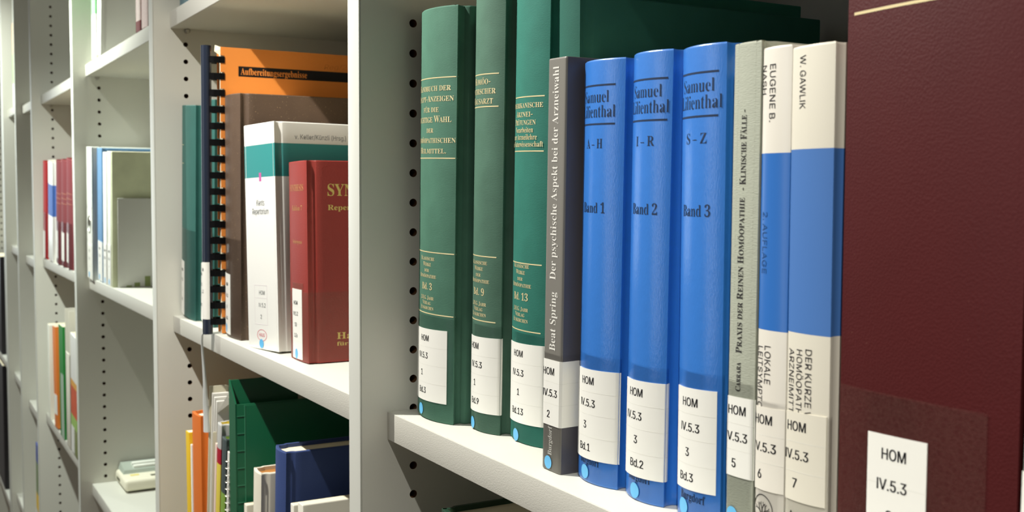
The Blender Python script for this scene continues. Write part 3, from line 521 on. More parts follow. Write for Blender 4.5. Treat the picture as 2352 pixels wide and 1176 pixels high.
def tape_mat(name, tint=0.9, gloss=.16, rough=.09, milky=None, bump=(900, 900, 40, .12, 'noise')):
    """clear adhesive film: mostly see-through with a glossy surface; milky = (colour, least, most, scale) for crinkled film"""
    m = bpy.data.materials.new(name); m.use_nodes = True
    nt = m.node_tree; N = nt.nodes; L = nt.links; N.clear()
    out = N.new('ShaderNodeOutputMaterial')
    tr = N.new('ShaderNodeBsdfTransparent'); tr.inputs[0].default_value = (tint, tint, tint, 1)
    gl = N.new('ShaderNodeBsdfGlossy'); gl.inputs['Roughness'].default_value = rough; gl.inputs[0].default_value = (1, 1, 1, 1)
    lw = N.new('ShaderNodeLayerWeight'); lw.inputs['Blend'].default_value = gloss
    mx = N.new('ShaderNodeMixShader')
    tc = N.new('ShaderNodeTexCoord'); mp = N.new('ShaderNodeMapping'); mp.inputs['Scale'].default_value = bump[:3]
    nz = N.new('ShaderNodeTexNoise'); nz.inputs['Scale'].default_value = 1; bp = N.new('ShaderNodeBump'); bp.inputs['Strength'].default_value = bump[3]; bp.inputs['Distance'].default_value = .0006
    L.new(tc.outputs['Object'], mp.inputs['Vector']); L.new(mp.outputs['Vector'], nz.inputs['Vector']); L.new(nz.outputs['Fac'], bp.inputs['Height'])
    L.new(bp.outputs['Normal'], gl.inputs['Normal'])
    sc = N.new('ShaderNodeMath'); sc.operation = 'MULTIPLY'; sc.inputs[1].default_value = .42
    L.new(lw.outputs['Fresnel'], sc.inputs[0]); L.new(sc.outputs[0], mx.inputs[0]); L.new(tr.outputs[0], mx.inputs[1]); L.new(gl.outputs[0], mx.inputs[2])
    last = mx
    if milky:
        df = N.new('ShaderNodeBsdfDiffuse'); df.inputs[0].default_value = (*lin(milky[0]), 1)
        vo = N.new('ShaderNodeTexVoronoi'); vo.feature = 'DISTANCE_TO_EDGE'; vo.inputs['Scale'].default_value = milky[3]
        n2 = N.new('ShaderNodeTexNoise'); n2.inputs['Scale'].default_value = milky[3] * 1.4; n2.inputs['Detail'].default_value = 3
        mv = N.new('ShaderNodeVectorMath'); mv.operation = 'MULTIPLY_ADD'; mv.inputs[1].default_value = (.004, .004, .004)
        L.new(n2.outputs['Color'], mv.inputs[0]); L.new(tc.outputs['Object'], mv.inputs[2]); L.new(mv.outputs[0], vo.inputs['Vector'])
        mr = N.new('ShaderNodeMapRange'); mr.inputs['From Min'].default_value = 0; mr.inputs['From Max'].default_value = milky[4] if len(milky) > 4 else .1
        mr.inputs['To Min'].default_value = milky[2]; mr.inputs['To Max'].default_value = milky[1]
        L.new(vo.outputs['Distance'], mr.inputs['Value'])
        m2 = N.new('ShaderNodeMixShader'); L.new(mr.outputs['Result'], m2.inputs[0]); L.new(mx.outputs[0], m2.inputs[1]); L.new(df.outputs[0], m2.inputs[2])
        last = m2
    L.new(last.outputs[0], out.inputs[0])
    return m
TAPE = tape_mat('clear_tape', .94, .14)
def book(name, label, x, w, y0, z0, h, depth, cover, *, lean=0.0, yaw=0.0, bulge=0.0, kind='hard', bands=None, group=None,
         prints=(), rules=(), ink=None, spine_label=None, label_lines=(), dot=None, tape=None, cat='book', extra=None, pages=True,
         page_mat=None, board=0.7, thick=None, corner=.6, label_slope=0.0, cover_patches=(), tape_m=None, groove=1.1, label_mat=None):
    """x, w: left edge and width of the spine at the shelf; y0: front of the spine; bands: [(z_top, material)] from below up"""
    hw = w / 2
    t = thing(name, label, cat, (x + hw, y0, z0 + hw * abs(sin(radians(lean))) * (1 if kind else 1)), (0, lean, yaw), group)
    prof = Profile(hw, bulge, depth, kind, board, corner, groove)
    th = thick if thick else (2.4 if kind == 'hard' else .5)
    th = min(th, hw * .45)
    zs = [0, .35, .9]; mi_of = [0, 0]
    mats = [cover]
    cuts = []
    if bands:
        mats = []
        last = 0
        for zt, m in bands:
            mats.append(m)
            if zt < h - 1: cuts.append(zt)
    edge = sorted(cuts)
    zs = sorted(set([0, .35, .9] + edge + [h - .9, h - .35, h]))
    def band_of(z):
        k = 0
        for c in edge:
            if z > c: k += 1
        return k
    mb = MB(); P = prof.pts; Q = prof.inner(th); n = len(P)
    rings = []
    for z in zs:
        d = {0: .45, 1: .1}.get(min(zs.index(z), len(zs) - 1 - zs.index(z)), 0)
        ring = [mb.vert((x_ - nx * d, y_ - ny * d, z)) for (x_, y_), (nx, ny) in zip(P, prof.nrm)]
        rings.append(ring)
    for (za, A), (zb, B) in zip(zip(zs, rings), list(zip(zs, rings))[1:]):
        k = band_of((za + zb) / 2)
        for i in range(n - 1): mb.face((A[i], A[i + 1], B[i + 1], B[i]), k, True)
    inb = [mb.vert((a, b, 0)) for a, b in Q]; intp = [mb.vert((a, b, h)) for a, b in Q]
    kt = band_of(h)
    for i in range(n - 1):
        mb.face((inb[i + 1], inb[i], intp[i], intp[i + 1]), 0)
        mb.face((rings[-1][i], rings[-1][i + 1], intp[i + 1], intp[i]), kt, True)
        mb.face((rings[0][i + 1], rings[0][i], inb[i], inb[i + 1]), 0, True)
    for i, fl in ((0, 0), (n - 1, 1)):
        for r in range(len(zs) - 1):
            pass
        q = [rings[r][i] for r in range(len(zs))] + [intp[i], inb[i]]
        mb.face(q if fl else q[::-1], 0)
    nm = len(mats)
    if ink: mats = mats + list(ink if isinstance(ink, (list, tuple)) else [ink])
    for r in rules:                                  # (u0, u1, z, thickness)
        wrap(mb, prof, r[0], r[1], r[2] - r[3] / 2, r[2] + r[3] / 2, .08, nm + (r[4] if len(r) > 4 else 0))
    for p in cover_patches:                          # (u0, u1, z0, z1, ink index)
        wrap(mb, prof, p[0], p[1], p[2], p[3], .06, nm + p[4])
    for ln in prints: ln.mi = nm + (ln.mi - 1)
    print_lines(mb, prof, prints, .12)
    if extra: extra(mb, prof, nm)
    cv = mb.build('cover', mats, t)
    if pages:
        pb = MB()
        ins = 3.0 if kind == 'hard' else 0.0
        gap = th + .25
        y_end = depth - (3 if kind == 'hard' else .0)
        pw = hw - (groove + .45 if kind == 'hard' else gap)
        front = []
        for i in range(-8, 9):
            xx = pw * i / 8; yy = gap
            if bulge > .05:
                R = (hw * hw + bulge * bulge) / (2 * bulge); yy = gap + R - sqrt(max(0, R * R - xx * xx))
            front.append((xx, yy))
        poly = [(-pw, y_end)] + front + [(pw, y_end)]
        pb.extrude(poly, ins if ins else .15, h - ins if ins else h - .15, 0)
        pb.build('page_block', page_mat or PAGES, t)
    if tape:
        tb = MB()
        for (u0, u1, za, zb) in (tape if isinstance(tape, list) else [tape]): wrap(tb, prof, u0, u1, za, zb, .30, 0)
        tb.build('clear_tape', tape_m or TAPE, t)
    if spine_label:
        lb = MB()
        u0, u1, za, zb = spine_label
        wrap(lb, prof, u0, u1, za, zb, .34, 0, slope=label_slope)
        for k in range(1, len(label_lines) if len(label_lines) > 2 else 0):      # faint tears between the printed rows
            zz = zb - (zb - za) * k / len(label_lines)
            wrap(lb, prof, u0 + .3, u1 - .2, zz - .07, zz + .07, .37, 2, slope=label_slope)
        print_lines(lb, prof, label_lines, .41)
        lo = lb.build('spine_label', [label_mat or WHITE_LABEL, INK, LABEL_FOLD], t)
        lo['label'] = 'white paper shelf-mark label'
    if dot:
        db = MB(); wrap_disc(db, prof, dot[0], dot[1], dot[2], .38, 0, dot[3] if len(dot) > 3 else 1.0)
        do = db.build('sticker', STICKER, t); do['label'] = 'round light blue sticker'
    return t
LABEL_FOLD = mat('label_fold', (220, 219, 210), .5, .2)

# ------------------------------------------------------------------ the setting
PANEL = mat('melamine_panel', (216, 215, 204), .55, .35, bump=(2600, 2600, 2600, .04, 'noise'))
EDGE = mat('melamine_edge_band', (208, 209, 200), .45, .4, bump=(2600, 2600, 2600, .04, 'noise'))
SHELF = mat('melamine_shelf', (207, 207, 197), .45, .4, bump=(2600, 2600, 2600, .03, 'noise'))
SHELF_EDGE = mat('grained_shelf_edge', (198, 196, 186), .5, .35, bump=(800, 1700, 2000, .2, 'noise'))
CHIP = mat('chipboard_core', (104, 74, 48), .9, .1, vary=.4, vary_scale=900)
STEEL = mat('steel_pin', (190, 186, 176), .3, .5, metal=1.0)
WALL = mat('back_wall', (150, 150, 144), .9, .1)
FLOOR = mat('floor_covering', (132, 112, 92), .9, .1, vary=.25, vary_scale=300)

fl = MB(); fl.box((-4200, -2600, -1210), (1800, 400, -1200)); structure(fl.build('floor', FLOOR))
wb = MB(); wb.box((-4200, 252, -1200), (1800, 270, 900)); structure(wb.build('wall_back', WALL))

def hole_column(mb, y, z_first, z_end, r=2.35):
    """drilled face at x = 0 in a strip 17 wide round y; returns the covered z range"""
    z = z_first; n = 16
    while z < z_end:
        o = len(mb.v)
        for k in range(n):
            a = 2 * pi * (k + .5) / n - pi * 3 / 4 - pi / n * 1
            ca, sa = cos(a), sin(a); s = 8.5 / max(abs(ca), abs(sa))
            mb.v.append((0, y + ca * s, z + sa * s)); mb.v.append((0, y + ca * r, z + sa * r)); mb.v.append((-9, y + ca * r, z + sa * r))
        for k in range(n):
            j = (k + 1) % n; a, b = o + 3 * k, o + 3 * j
            mb.face((a, b, b + 1, a + 1), 0); mb.face((a + 1, b + 1, b + 2, a + 2), 1, True)
        mb.face([o + 3 * k + 2 for k in range(n)], 1)
        z += 17
    return z_first - 8.5, z - 8.5
def upright_panel(label, x_right, z_off, hole_y=33, thick=17):
    mb = MB(); T = thick; Y0, Y1, ZB, ZT = 1.05, 250, -1200, 780
    zf = z_off - 17 * 36
    rear = 214
    za, zb = hole_column(mb, hole_y, zf, 600); hole_column(mb, rear, zf, 600)
    def rect(y0, y1, z0, z1): mb.add([(0, y0, z0), (0, y1, z0), (0, y1, z1), (0, y0, z1)], [(0, 1, 2, 3)])
    rect(Y0, hole_y - 8.5, za, zb); rect(hole_y + 8.5, rear - 8.5, za, zb); rect(rear + 8.5, Y1, za, zb)
    rect(Y0, Y1, ZB, za); rect(Y0, Y1, zb, ZT)
    mb.add([(-T, Y0, ZB), (-T, Y1, ZB), (-T, Y1, ZT), (-T, Y0, ZT), (0, Y0, ZB), (0, Y1, ZB), (0, Y1, ZT), (0, Y0, ZT)],
           [(0, 3, 2, 1), (0, 4, 7, 3), (1, 2, 6, 5), (3, 7, 6, 2), (0, 1, 5, 4)])
    o = mb.build('upright_panel', [PANEL, CHIP])
    o.location = (x_right * MM, 0, 0)
    eb = MB(); eb.box((-T - .05, 0, ZB), (-.15, .95, ZT), 0, .25)
    e = eb.build('edge_band', EDGE, o)
    return tag(o, label, 'panel', 'upright panels of the shelving')
P1 = upright_panel('white upright panel in front of the dark green volumes, red book ends at it', 0, .8)
def copy_panel(label, x_right, src):
    c = src.copy(); COL.objects.link(c); c.location = (x_right * MM, 0, 0); c['label'] = label
    for ch in src.children:
        d = ch.copy(); COL.objects.link(d); d.parent = c
    return c
P2 = upright_panel('white upright panel between the teal book and the shelf with the white device', -541, -1.0, 32)
P3 = upright_panel('white upright panel beside the lever arch binder, maroon books on its far side', -1077, -1.5, 35)
P4 = copy_panel('white upright panel beside the red book and the orange book', -1587, P3)
P5 = copy_panel('shaded grey upright panel with only short shelf ends showing beside it', -1876, P3)
P6 = upright_panel('farthest upright panel, at the very edge beside the black binders', -2153, -1.5, 35, 46)
P7 = copy_panel('upright panel beyond the black binders, hardly in view', -2690, P3)
P0 = copy_panel('upright panel closing the nearest bay beyond the thick maroon book', 558, P1)

def shelf_board(label, x0, x1, top, inset, pin_y=33):
    mb = MB(); mb.box((x0 + .3, inset + .9, top - 16), (x1 - .3, 248, top), 0, .3)
    o = mb.build('shelf_board', SHELF)
    eb = MB(); eb.box((x0 + .3, inset, top - 16), (x1 - .3, inset + .85, top), 0, .3)
    eb.build('edge_band', SHELF_EDGE, o)
    pz = top - 16 - 2.2
    for px, sgn in ((x0, 1), (x1, -1)):
        for py in (pin_y, 214):
            pb = MB(); pb.tube([(px + sgn * .2, py, pz), (px + sgn * 4.5, py, pz), (px + sgn * 7, py, pz), (px + sgn * 7.6, py, pz)], [2.1, 2.1, 2.1, 1.5], 12)
            p = pb.build('shelf_pin', STEEL, o); p['label'] = 'steel shelf pin'
    return tag(o, label, 'shelf', 'shelf boards of the shelving')
shelf_board('nearest white shelf board, carrying the blue volumes', 0, 541, 0, 16.6)
shelf_board('shelf board below the nearest one, in its shadow', 0, 541, -302, 16.6)
shelf_board('shelf board above the nearest books', 0, 541, 302, 16.6)
shelf_board('white shelf board carrying the teal and white book and the red book', -541, -17, 0, 16.6)
shelf_board('white shelf board above the orange comb-bound report', -541, -17, 302, 17.2)
shelf_board('shelf board under the green folder and blue book', -541, -17, -302, 17)
shelf_board('white shelf board carrying the binder with the finger hole', -1077, -558, 0, 17.5)
shelf_board('white shelf board carrying the green and white book, above the binder', -1077, -558, 302, 17.5)
shelf_board('white shelf board carrying the cream push-button device', -1077, -558, -300, 16.5)
shelf_board('white shelf board carrying the three maroon volumes', -1587, -1094, 0, 14)
shelf_board('empty white shelf board above the three maroon volumes', -1587, -1094, 296, 16)
shelf_board('white shelf board carrying the orange book and the file box', -1587, -1094, -288, 14)
shelf_board('short shelf end level with the empty board, beside the shaded panel', -1876, -1604, 296, 13.5)
shelf_board('short shelf end level with the maroon volumes, beside the shaded panel', -1876, -1604, -11, 13.5)
shelf_board('short bright shelf end just above the blue and yellow book', -1876, -1604, -313, 13.5)
shelf_board('shelf board under the blue and yellow book', -1876, -1604, -604, 13.5)
shelf_board('farthest shelf end, under the orange and green book', -2153, -1893, 304, 11)
shelf_board('far shelf end in the middle of the narrow farthest gap', -2153, -1893, -3, 11)
shelf_board('far shelf end in the lower part of the narrow farthest gap', -2153, -1893, -295, 11)
shelf_board('far shelf end lowest in the narrow farthest gap', -2153, -1893, -580, 11)
shelf_board('shelf board between the two black binders at the edge', -2690, -2199, -296, 11)
shelf_board('shelf board under the lower black binder at the edge', -2690, -2199, -645, 11)

# ------------------------------------------------------------------ the nearest shelf
CLOTH = (1900, 1900, 1900, .35, 'noise')
GREEN_A = mat('green_book_cloth', (74, 116, 97), .75, .25, bump=(700, 700, 3000, .12, 'noise'), vary=.22, vary_scale=70)
GREEN_B = mat('green_book_cloth_worn', (76, 110, 93), .75, .25, bump=(700, 700, 3000, .12, 'noise'), vary=.28, vary_scale=60)
GREEN_C = mat('bright_green_book_cloth', (46, 114, 100), .75, .25, bump=(700, 700, 3000, .12, 'noise'), vary=.18, vary_scale=80)
GREEN_D = mat('deep_green_book_cloth', (42, 92, 80), .75, .15, bump=(700, 700, 3000, .12, 'noise'), vary=.1, vary_scale=80)
GOLD = mat('gold_stamping', (246, 228, 176), .4, .6, metal=.35)
GREY_COVER = mat('grey_paperback_cover', (122, 119, 112), .45, .35, coat=.15, coat_rough=.3)
SILVER = mat('pale_print', (226, 224, 216), .5, .3)
BLUE = mat('blue_laminated_cloth', (46, 120, 208), .45, .4, coat=.8, coat_rough=.13, bump=(2600, 2600, 500, .14, 'noise'), vary=.06, vary_scale=200)
NAVY_INK = mat('navy_ink', (34, 52, 82), .5, .3)
PRAXIS = mat('grey_green_book_cloth', (172, 176, 160), .7, .25, bump=(600, 600, 2600, .35, 'noise'), vary=.06, vary_scale=300)
CREAM_GLOSS = mat('off_white_laminate', (230, 225, 213), .35, .4, coat=.3, coat_rough=.2)
BLUE_GLOSS = mat('mid_blue_laminate', (44, 108, 188), .35, .4, coat=.3, coat_rough=.2)
CREAM_MATT = mat('off_white_cloth_paper', (220, 215, 199), .55, .3, coat=.08, coat_rough=.4)
BLUE_MATT = mat('cobalt_cloth_paper', (70, 116, 182), .55, .3, coat=.08, coat_rough=.4)
DARK_GREY = mat('dark_grey_ink', (52, 50, 50), .5, .3)
BLUE_INK = mat('dull_blue_ink', (34, 82, 140), .5, .3)
MAROON = mat('maroon_leatherette', (74, 19, 20), .55, .2, coat=.08, coat_rough=.3, bump=(1200, 1200, 1200, .12, 'voronoi'), speck=(1500, .78, (150, 110, 90)), vary=.1, vary_scale=40)
MAROON_TAPE = tape_mat('crinkled_tape', .97, .1, .2, ((196, 156, 140), .02, .17, 560, .045))
GREY_BOARD = mat('pale_grey_cloth', (176, 180, 172), .7, .25, bump=CLOTH)
SLOPE = .035
def marks(rows, c, top=43.4, pitch=9.75, cap=3.3, widths=None, cs=None, slope=SLOPE):
    out = []
    W = {'HOM': 9.6, 'IV.5.3': 11.8}
    for i, r in enumerate(rows):
        w = W.get(r, None)
        cc = cs[i] if cs else c
        out.append(Line(r, cc, top - pitch * i, cap, 'medium', 'c', None, w, 1, 0, 1, slope))
    return out
def green_volume(name_label, x, w, y0, h, lean, bulge, cover, title, tc, lower_c, number, title_z, rules_z, label, rows, cs, dot, tape, right_u):
    P = []
    for txt, z, cap, wd in title: P.append(Line(txt, tc, z, cap, 'smallcaps', 'c', None, wd, 1, .002))
    for txt, z, cap, wd in (('Klassische', 88.2, 2.2, 16.2), ('Werke', 85.0, 2.2, 9.6), ('der', 81.8, 2.0, 5.6), ('Homöopathie', 78.6, 2.2, 19.6), (number, 72.0, 3.7, None),
                            ('J.H.G. Jahr', 66.6, 2.1, 15.6), ('Verlag', 63.8, 2.1, 10.0), ('Euskirchen', 61.0, 2.1, 15.6)):
        P.append(Line(txt, lower_c, z, cap, 'smallcaps' if txt != number else 'serif', 'c', None, wd, 1, .002))
    rules = [(-right_u, right_u, z, .55) for z in rules_z]
    return book('cloth_book', name_label, x, w, y0, 0, h, 165, cover, lean=lean, bulge=bulge, groove=2.2, group='dark green cloth volumes', prints=P, rules=rules, ink=GOLD,
                spine_label=label, label_lines=marks(rows, 0, cs=cs), dot=dot, tape=tape, label_slope=SLOPE)
green_volume('dark green cloth volume marked Bd. 3, first book beside the upright panel', 6.2, 44.6, 27.2, 224.5, 1.35, 6, GREEN_A,
    [('Handbuch der', 180, 3.4, 35), ('Haupt-Anzeigen', 174.4, 3.4, 39), ('für die', 168.7, 3.2, 17), ('richtige Wahl', 163.2, 3.6, 36), ('der', 157.7, 2.9, 7.6), ('Homöopathischen', 152.2, 3.2, 42), ('Heilmittel.', 146.5, 3.2, 29)],
    2.0, 0, 'Bd. 3', None, (187, 144, 92.8, 59), (-19.5, 19, 9.5, 49.6), ('HOM', 'IV.5.3', '1', 'Bd.3'), (-1, -3, -4.5, -3.5), (-5.6, 4.6, 3.2), [(-20, 30, 1, 58.3)], 24)
green_volume('dark green cloth volume marked Bd. 9, narrow, between Bd. 3 and Bd. 13', 53.6, 31.2, 38.2, 227, 1.2, 5, GREEN_B,
    [('Homöo-', 181.2, 3.4, 17.5), ('pathischer', 176.3, 3.4, 25), ('Hausarzt', 171.2, 3.4, 21.5)],
    -1, -1, 'Bd. 9', None, (186.4, 169.8, 92.6, 58.8), (-13.5, 18.3, 9.6, 49.6), ('HOM', 'IV.5.3', '1', 'Bd.9'), (-3.7, -1.5, -3, -2.5), (-5.6, 3.4, 3.2), [(-14, 18, 1, 57)], 13.3)
green_volume('brighter green cloth volume marked Bd. 13, beside the grey paperback', 87.2, 32.4, 44.3, 229, 1.2, 4, GREEN_C,
    [('Amerikanische', 167.4, 3.0, 31), ('Arznei-', 163, 3.0, 17.5), ('Prüfungen', 159, 3.0, 22)],
    -2.0, -2.2, 'Bd. 13', None, (172.8, 146.2, 90.6, 57), (-15.5, 19.5, 9.4, 49.8), ('HOM', 'IV.5.3', '1', 'Bd.13'), (-2.5, -2.7, -1.6, -2.7), (-3.8, 3.2, 3.2), [(-16, 20, 1, 56)], 14.3)
_g13 = [o for o in bpy.data.objects if o.get('label', '').startswith('brighter green')][0]
def add_small_title():
    prof = Profile(16.8, 4, 165)
    mb = MB()
    print_lines(mb, prof, [Line(t, -2, z, 2.7, 'serif', 'c', None, w, 0, .004) for t, z, w in (('Vorarbeiten', 155.3, 18.5), ('zur Arzneilehre', 151.8, 24), ('als Naturwissenschaft', 148.3, 32))], .12)
    mb.build('gold_subtitle', GOLD, _g13)
add_small_title()
book('cloth_book', 'tallest dark green cloth book, unlettered, rising behind the grey paperback', 132.4, 17.4, 47, 0, 217.5, 152, GREEN_D, lean=-.2, bulge=1.6, group='dark green cloth volumes')
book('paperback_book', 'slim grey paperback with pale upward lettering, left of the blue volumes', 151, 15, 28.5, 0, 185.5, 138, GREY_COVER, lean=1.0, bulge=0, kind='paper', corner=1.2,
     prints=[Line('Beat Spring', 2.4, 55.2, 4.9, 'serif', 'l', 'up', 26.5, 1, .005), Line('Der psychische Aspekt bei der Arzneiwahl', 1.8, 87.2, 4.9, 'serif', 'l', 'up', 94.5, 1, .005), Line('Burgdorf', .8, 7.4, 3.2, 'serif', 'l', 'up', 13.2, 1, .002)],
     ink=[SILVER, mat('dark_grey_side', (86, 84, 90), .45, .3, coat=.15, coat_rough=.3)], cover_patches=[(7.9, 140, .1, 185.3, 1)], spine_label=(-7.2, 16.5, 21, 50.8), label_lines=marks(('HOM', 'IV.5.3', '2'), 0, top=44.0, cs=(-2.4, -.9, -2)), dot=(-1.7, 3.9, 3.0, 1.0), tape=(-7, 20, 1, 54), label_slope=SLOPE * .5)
def blue_volume(label, x, w, y0, h, lean, bulge, letters, band, c, uL, lab, rows, cs, dot, zl):
    hw = w / 2
    P = [Line('Samuel', c - .6, 164.2, 5.0, 'serif', 'c', None, 19, 1, .009), Line('Lilienthal', c, 157.9, 5.2, 'serif', 'c', None, 24.5, 1, .009),
         Line(letters, c - .4, 144.9, 4.0, 'serif', 'c', None, 12.2, 1, .005), Line(band, c - .6, 117.5, 4.4, 'serif', 'c', None, 16.8, 1, .005), Line('Burgdorf', c, 8.2, 3.2, 'serif', 'c', None, 15, 1, .002)]
    return book('laminated_book', label, x, w, y0, 0, h, 150, BLUE, lean=lean, bulge=bulge, group='glossy blue volumes of one set', board=.5,
                prints=P, rules=[(-uL, uL - 3, 171.4, .75), (-uL, uL - 3, 155.1, .75)], ink=NAVY_INK, spine_label=lab, label_lines=marks(rows, 0, top=zl, cs=cs), dot=dot, tape=(-hw + .5, hw + 2, 1.2, lab[3] + 7), label_slope=SLOPE)
blue_volume('glossy blue volume lettered A-H, Band 1, right of the grey paperback', 168.3, 30.4, 32.5, 182.3, .9, 4.5, 'A – H', 'Band 1', -.6, 14.5, (-15, 16.6, 10, 49.3), ('HOM', 'IV.5.3', '3', 'Bd.1'), (-2, -2, -3.4, -3.5), (-3, 4.5, 3.1), 43.2)
blue_volume('glossy blue volume lettered I-R, Band 2, middle of the blue set', 202.9, 25.8, 34.8, 182.6, .8, 3.6, 'I – R', 'Band 2', 0, 14.5, (-12.8, 15.6, 9.5, 49.3), ('HOM', 'IV.5.3', '3', 'Bd.2'), (-2.3, -3.7, -1.6, -.8), (-1.8, 4.0, 3.2), 43.2)
blue_volume('glossy blue volume lettered S-Z, Band 3, beside the grey-green book', 236.7, 25.2, 36, 181.8, -.1, 3.2, 'S – Z', 'Band 3', -.6, 13, (-12.4, 11.4, 12, 51.4), ('HOM', 'IV.5.3', '3', 'Bd.3'), (-2, -2, -3, -3.7), (-5.6, 5.2, 3.2), 44.8)
book('cloth_book', 'grey-green cloth book with upward black title between blue and white spines', 268.5, 13.6, 36, 0, 179.8, 145, PRAXIS, lean=.2, bulge=.5, board=.4,
     prints=[Line('Carrara', .0, 55, 2.7, 'smallcaps', 'l', 'up', 10.6, 1, .0), Line('Praxis der Reinen Homöopathie', .3, 68.9, 3.2, 'smallcaps', 'l', 'up', 56, 1, .0), Line('- Klinische Fälle -', .6, 127.5, 3.2, 'smallcaps', 'l', 'up', 28.6, 1, 0.0)],
     ink=DARK_GREY, spine_label=(-6.7, 7.2, 23.5, 52.6), label_lines=marks(('HOM', 'IV.5.3', '5'), 0, top=46.4, cs=(-1.5, -1.6, -2.5)), dot=(-3, 9.2, 3.1), tape=(-6.6, 7.4, 2, 58.5), label_slope=SLOPE)
def nash_tree(mb, prof, nm):
    wrap_ring(mb, prof, -2.2, 15.0, 5.2, 5.6, .35, .14, nm)
    def stroke(pts, w):
        for (a, b), (c, d) in zip(pts, pts[1:]):
            l = math.hypot(c - a, d - b); nx, ny = -(d - b) / l * w / 2, (c - a) / l * w / 2
            q = [(a + nx, b + ny), (a - nx, b - ny), (c - nx, d - ny), (c + nx, d + ny)]
            mb.add([(*prof.at(max(-7.5, u), .15), z) for u, z in q], [(0, 1, 2, 3)], nm)
    stroke([(-2.2, 9.6), (-2.2, 14)], .9)
    rnd = random.Random(3)
    def branch(u, z, a, l, w, d):
        u2, z2 = u + l * sin(a), z + l * cos(a)
        stroke([(u, z), (u2, z2)], w)
        if d: 
            for s in (-1, 1): branch(u2, z2, a + s * (.42 + rnd.random() * .25), l * .72, w * .7, d - 1)
    for a in (-.75, 0, .75): branch(-2.2, 13.2, a, 2.2, .5, 2)
    stroke([(-4.5, 10.2), (-2.2, 11.2), (0.2, 10.2)], .35)
book('laminated_book', 'narrow white and blue glossy book lettered EUGENE B. NASH', 283, 14, 36, 0, 176.8, 140, CREAM_GLOSS, lean=0, bulge=1.2, kind='paper',
     bands=[(78.8, CREAM_GLOSS), (140.3, BLUE_GLOSS), (177, CREAM_GLOSS)], group='white and blue banded books',
     prints=[Line('EUGENE B.', -2.4, 170.8, 2.9, 'sans', 'l', 'down', 19.7, 1, 0), Line('NASH', -7.0, 170.7, 2.6, 'sans', 'l', 'down', 10, 1, 0), Line('2. AUFLAGE', -5.2, 120, 2.7, 'sans', 'l', 'down', 21.5, 2),
             Line('LOKALE', -2.5, 73.3, 3.1, 'sans', 'l', 'down', 13.4, 1), Line('LEITSYMPTO', -6.6, 72.8, 3.0, 'sans', 'l', 'down', 22, 1)],
     ink=[DARK_GREY, BLUE_INK], spine_label=(-7, 7, 22, 51.4), label_lines=marks(('HOM', 'IV.5.3', '6'), 0, top=45.6, cs=(-2.6, -1.8, -3.8)), tape=(-7, 7.4, 1.5, 54), label_slope=SLOPE, label_mat=CREAM_GLOSS, extra=nash_tree)
book('hardback_book', 'wider white and blue book lettered W. GAWLIK beside the maroon spine', 297.9, 19.2, 36, 0, 175.5, 140, CREAM_MATT, lean=-.3, bulge=1.4, board=.3,
     bands=[(79.5, CREAM_MATT), (141.2, BLUE_MATT), (177, CREAM_MATT)], group='white and blue banded books',
     prints=[Line('W. GAWLIK', -5.0, 172.3, 2.9, 'sans', 'l', 'down', 17.7, 1, 0), Line('DER KURZE WEG', 0, 74.5, 2.8, 'sans', 'l', 'down', 29, 1), Line('HOMÖOPATH', -4.3, 74, 2.8, 'sans', 'l', 'down', 22, 1), Line('ARZNEIMITT', -8.5, 73.9, 2.8, 'sans', 'l', 'down', 22, 1),
             Line('1.Aufl', -5, 15, 3.4, 'sans', 'c', None, None, 1, 0)],
     ink=DARK_GREY, spine_label=(-9.4, 9, 22, 52.4), label_lines=marks(('HOM', 'IV.5.3', '7'), 0, top=46.2, cs=(-3.7, -3.5, -3.9)), tape=(-9.4, 12, 1.5, 53), label_slope=SLOPE, label_mat=CREAM_MATT)
book('leatherette_book', 'very thick maroon leatherette book with one gold rule, nearest on the shelf', 320.8, 64.6, 36, 0, 236, 175, MAROON, lean=-.1, bulge=2.2, board=.5,
     rules=[(-29.5, 30, 183.1, .9)], ink=GOLD, spine_label=(-18.8, 4.1, 6, 52.2), label_lines=marks(('HOM', 'IV.5.3', '8'), 0, top=44.9, pitch=9.6, cap=3.5, cs=(-8.1, -8.7, -9.5)), tape=[(-33, 23.2, 1.5, 65)], tape_m=MAROON_TAPE, label_slope=.03)
book('cloth_book', 'pale grey book with a white label, cut by the edge right of the maroon one', 387.5, 24, 36, 0, 190, 150, GREY_BOARD, lean=.3, bulge=1, board=.3, spine_label=(-12, 12, 8, 51.5), tape=(-12, 12, 3, 64))
# the shelf below, in shadow
book('cloth_book', 'dark green book seen from above under the nearest shelf board', 52, 36, 24, -302, 258, 200, mat('bottle_green_cloth', (28, 62, 44), .45, .4, coat=.3, coat_rough=.25), bulge=2, group='books in the shadow under the nearest board')

# ------------------------------------------------------------------ second bay, middle shelf
TEAL_CLOTH = mat('teal_book_cloth', (52, 106, 98), .6, .3, coat=.1, coat_rough=.4, bump=(500, 500, 2600, .25, 'noise'), vary=.12, vary_scale=70)
BROWN = mat('brown_leatherette', (92, 74, 60), .5, .35, bump=(1500, 1500, 1500, .2, 'voronoi'), speck=(900, .70, (166, 142, 106)), vary=.2, vary_scale=60)
ORANGE_CARD = mat('orange_card', (226, 138, 60), .6, .3, vary=.05, vary_scale=50)
COMB = mat('navy_comb_plastic', (30, 38, 54), .3, .5, coat=.2)
TOOTH = mat('black_comb_plastic', (14, 14, 16), .35, .4)
BLACK = mat('black_print', (20, 18, 18), .5, .3)
WHITE_LAM = mat('white_laminate', (244, 244, 238), .3, .4, coat=.3, coat_rough=.2)
TEAL_LAM = mat('teal_laminate', (60, 148, 146), .3, .4, coat=.3, coat_rough=.2)
MAGENTA = mat('magenta_print', (196, 96, 160), .4, .4)
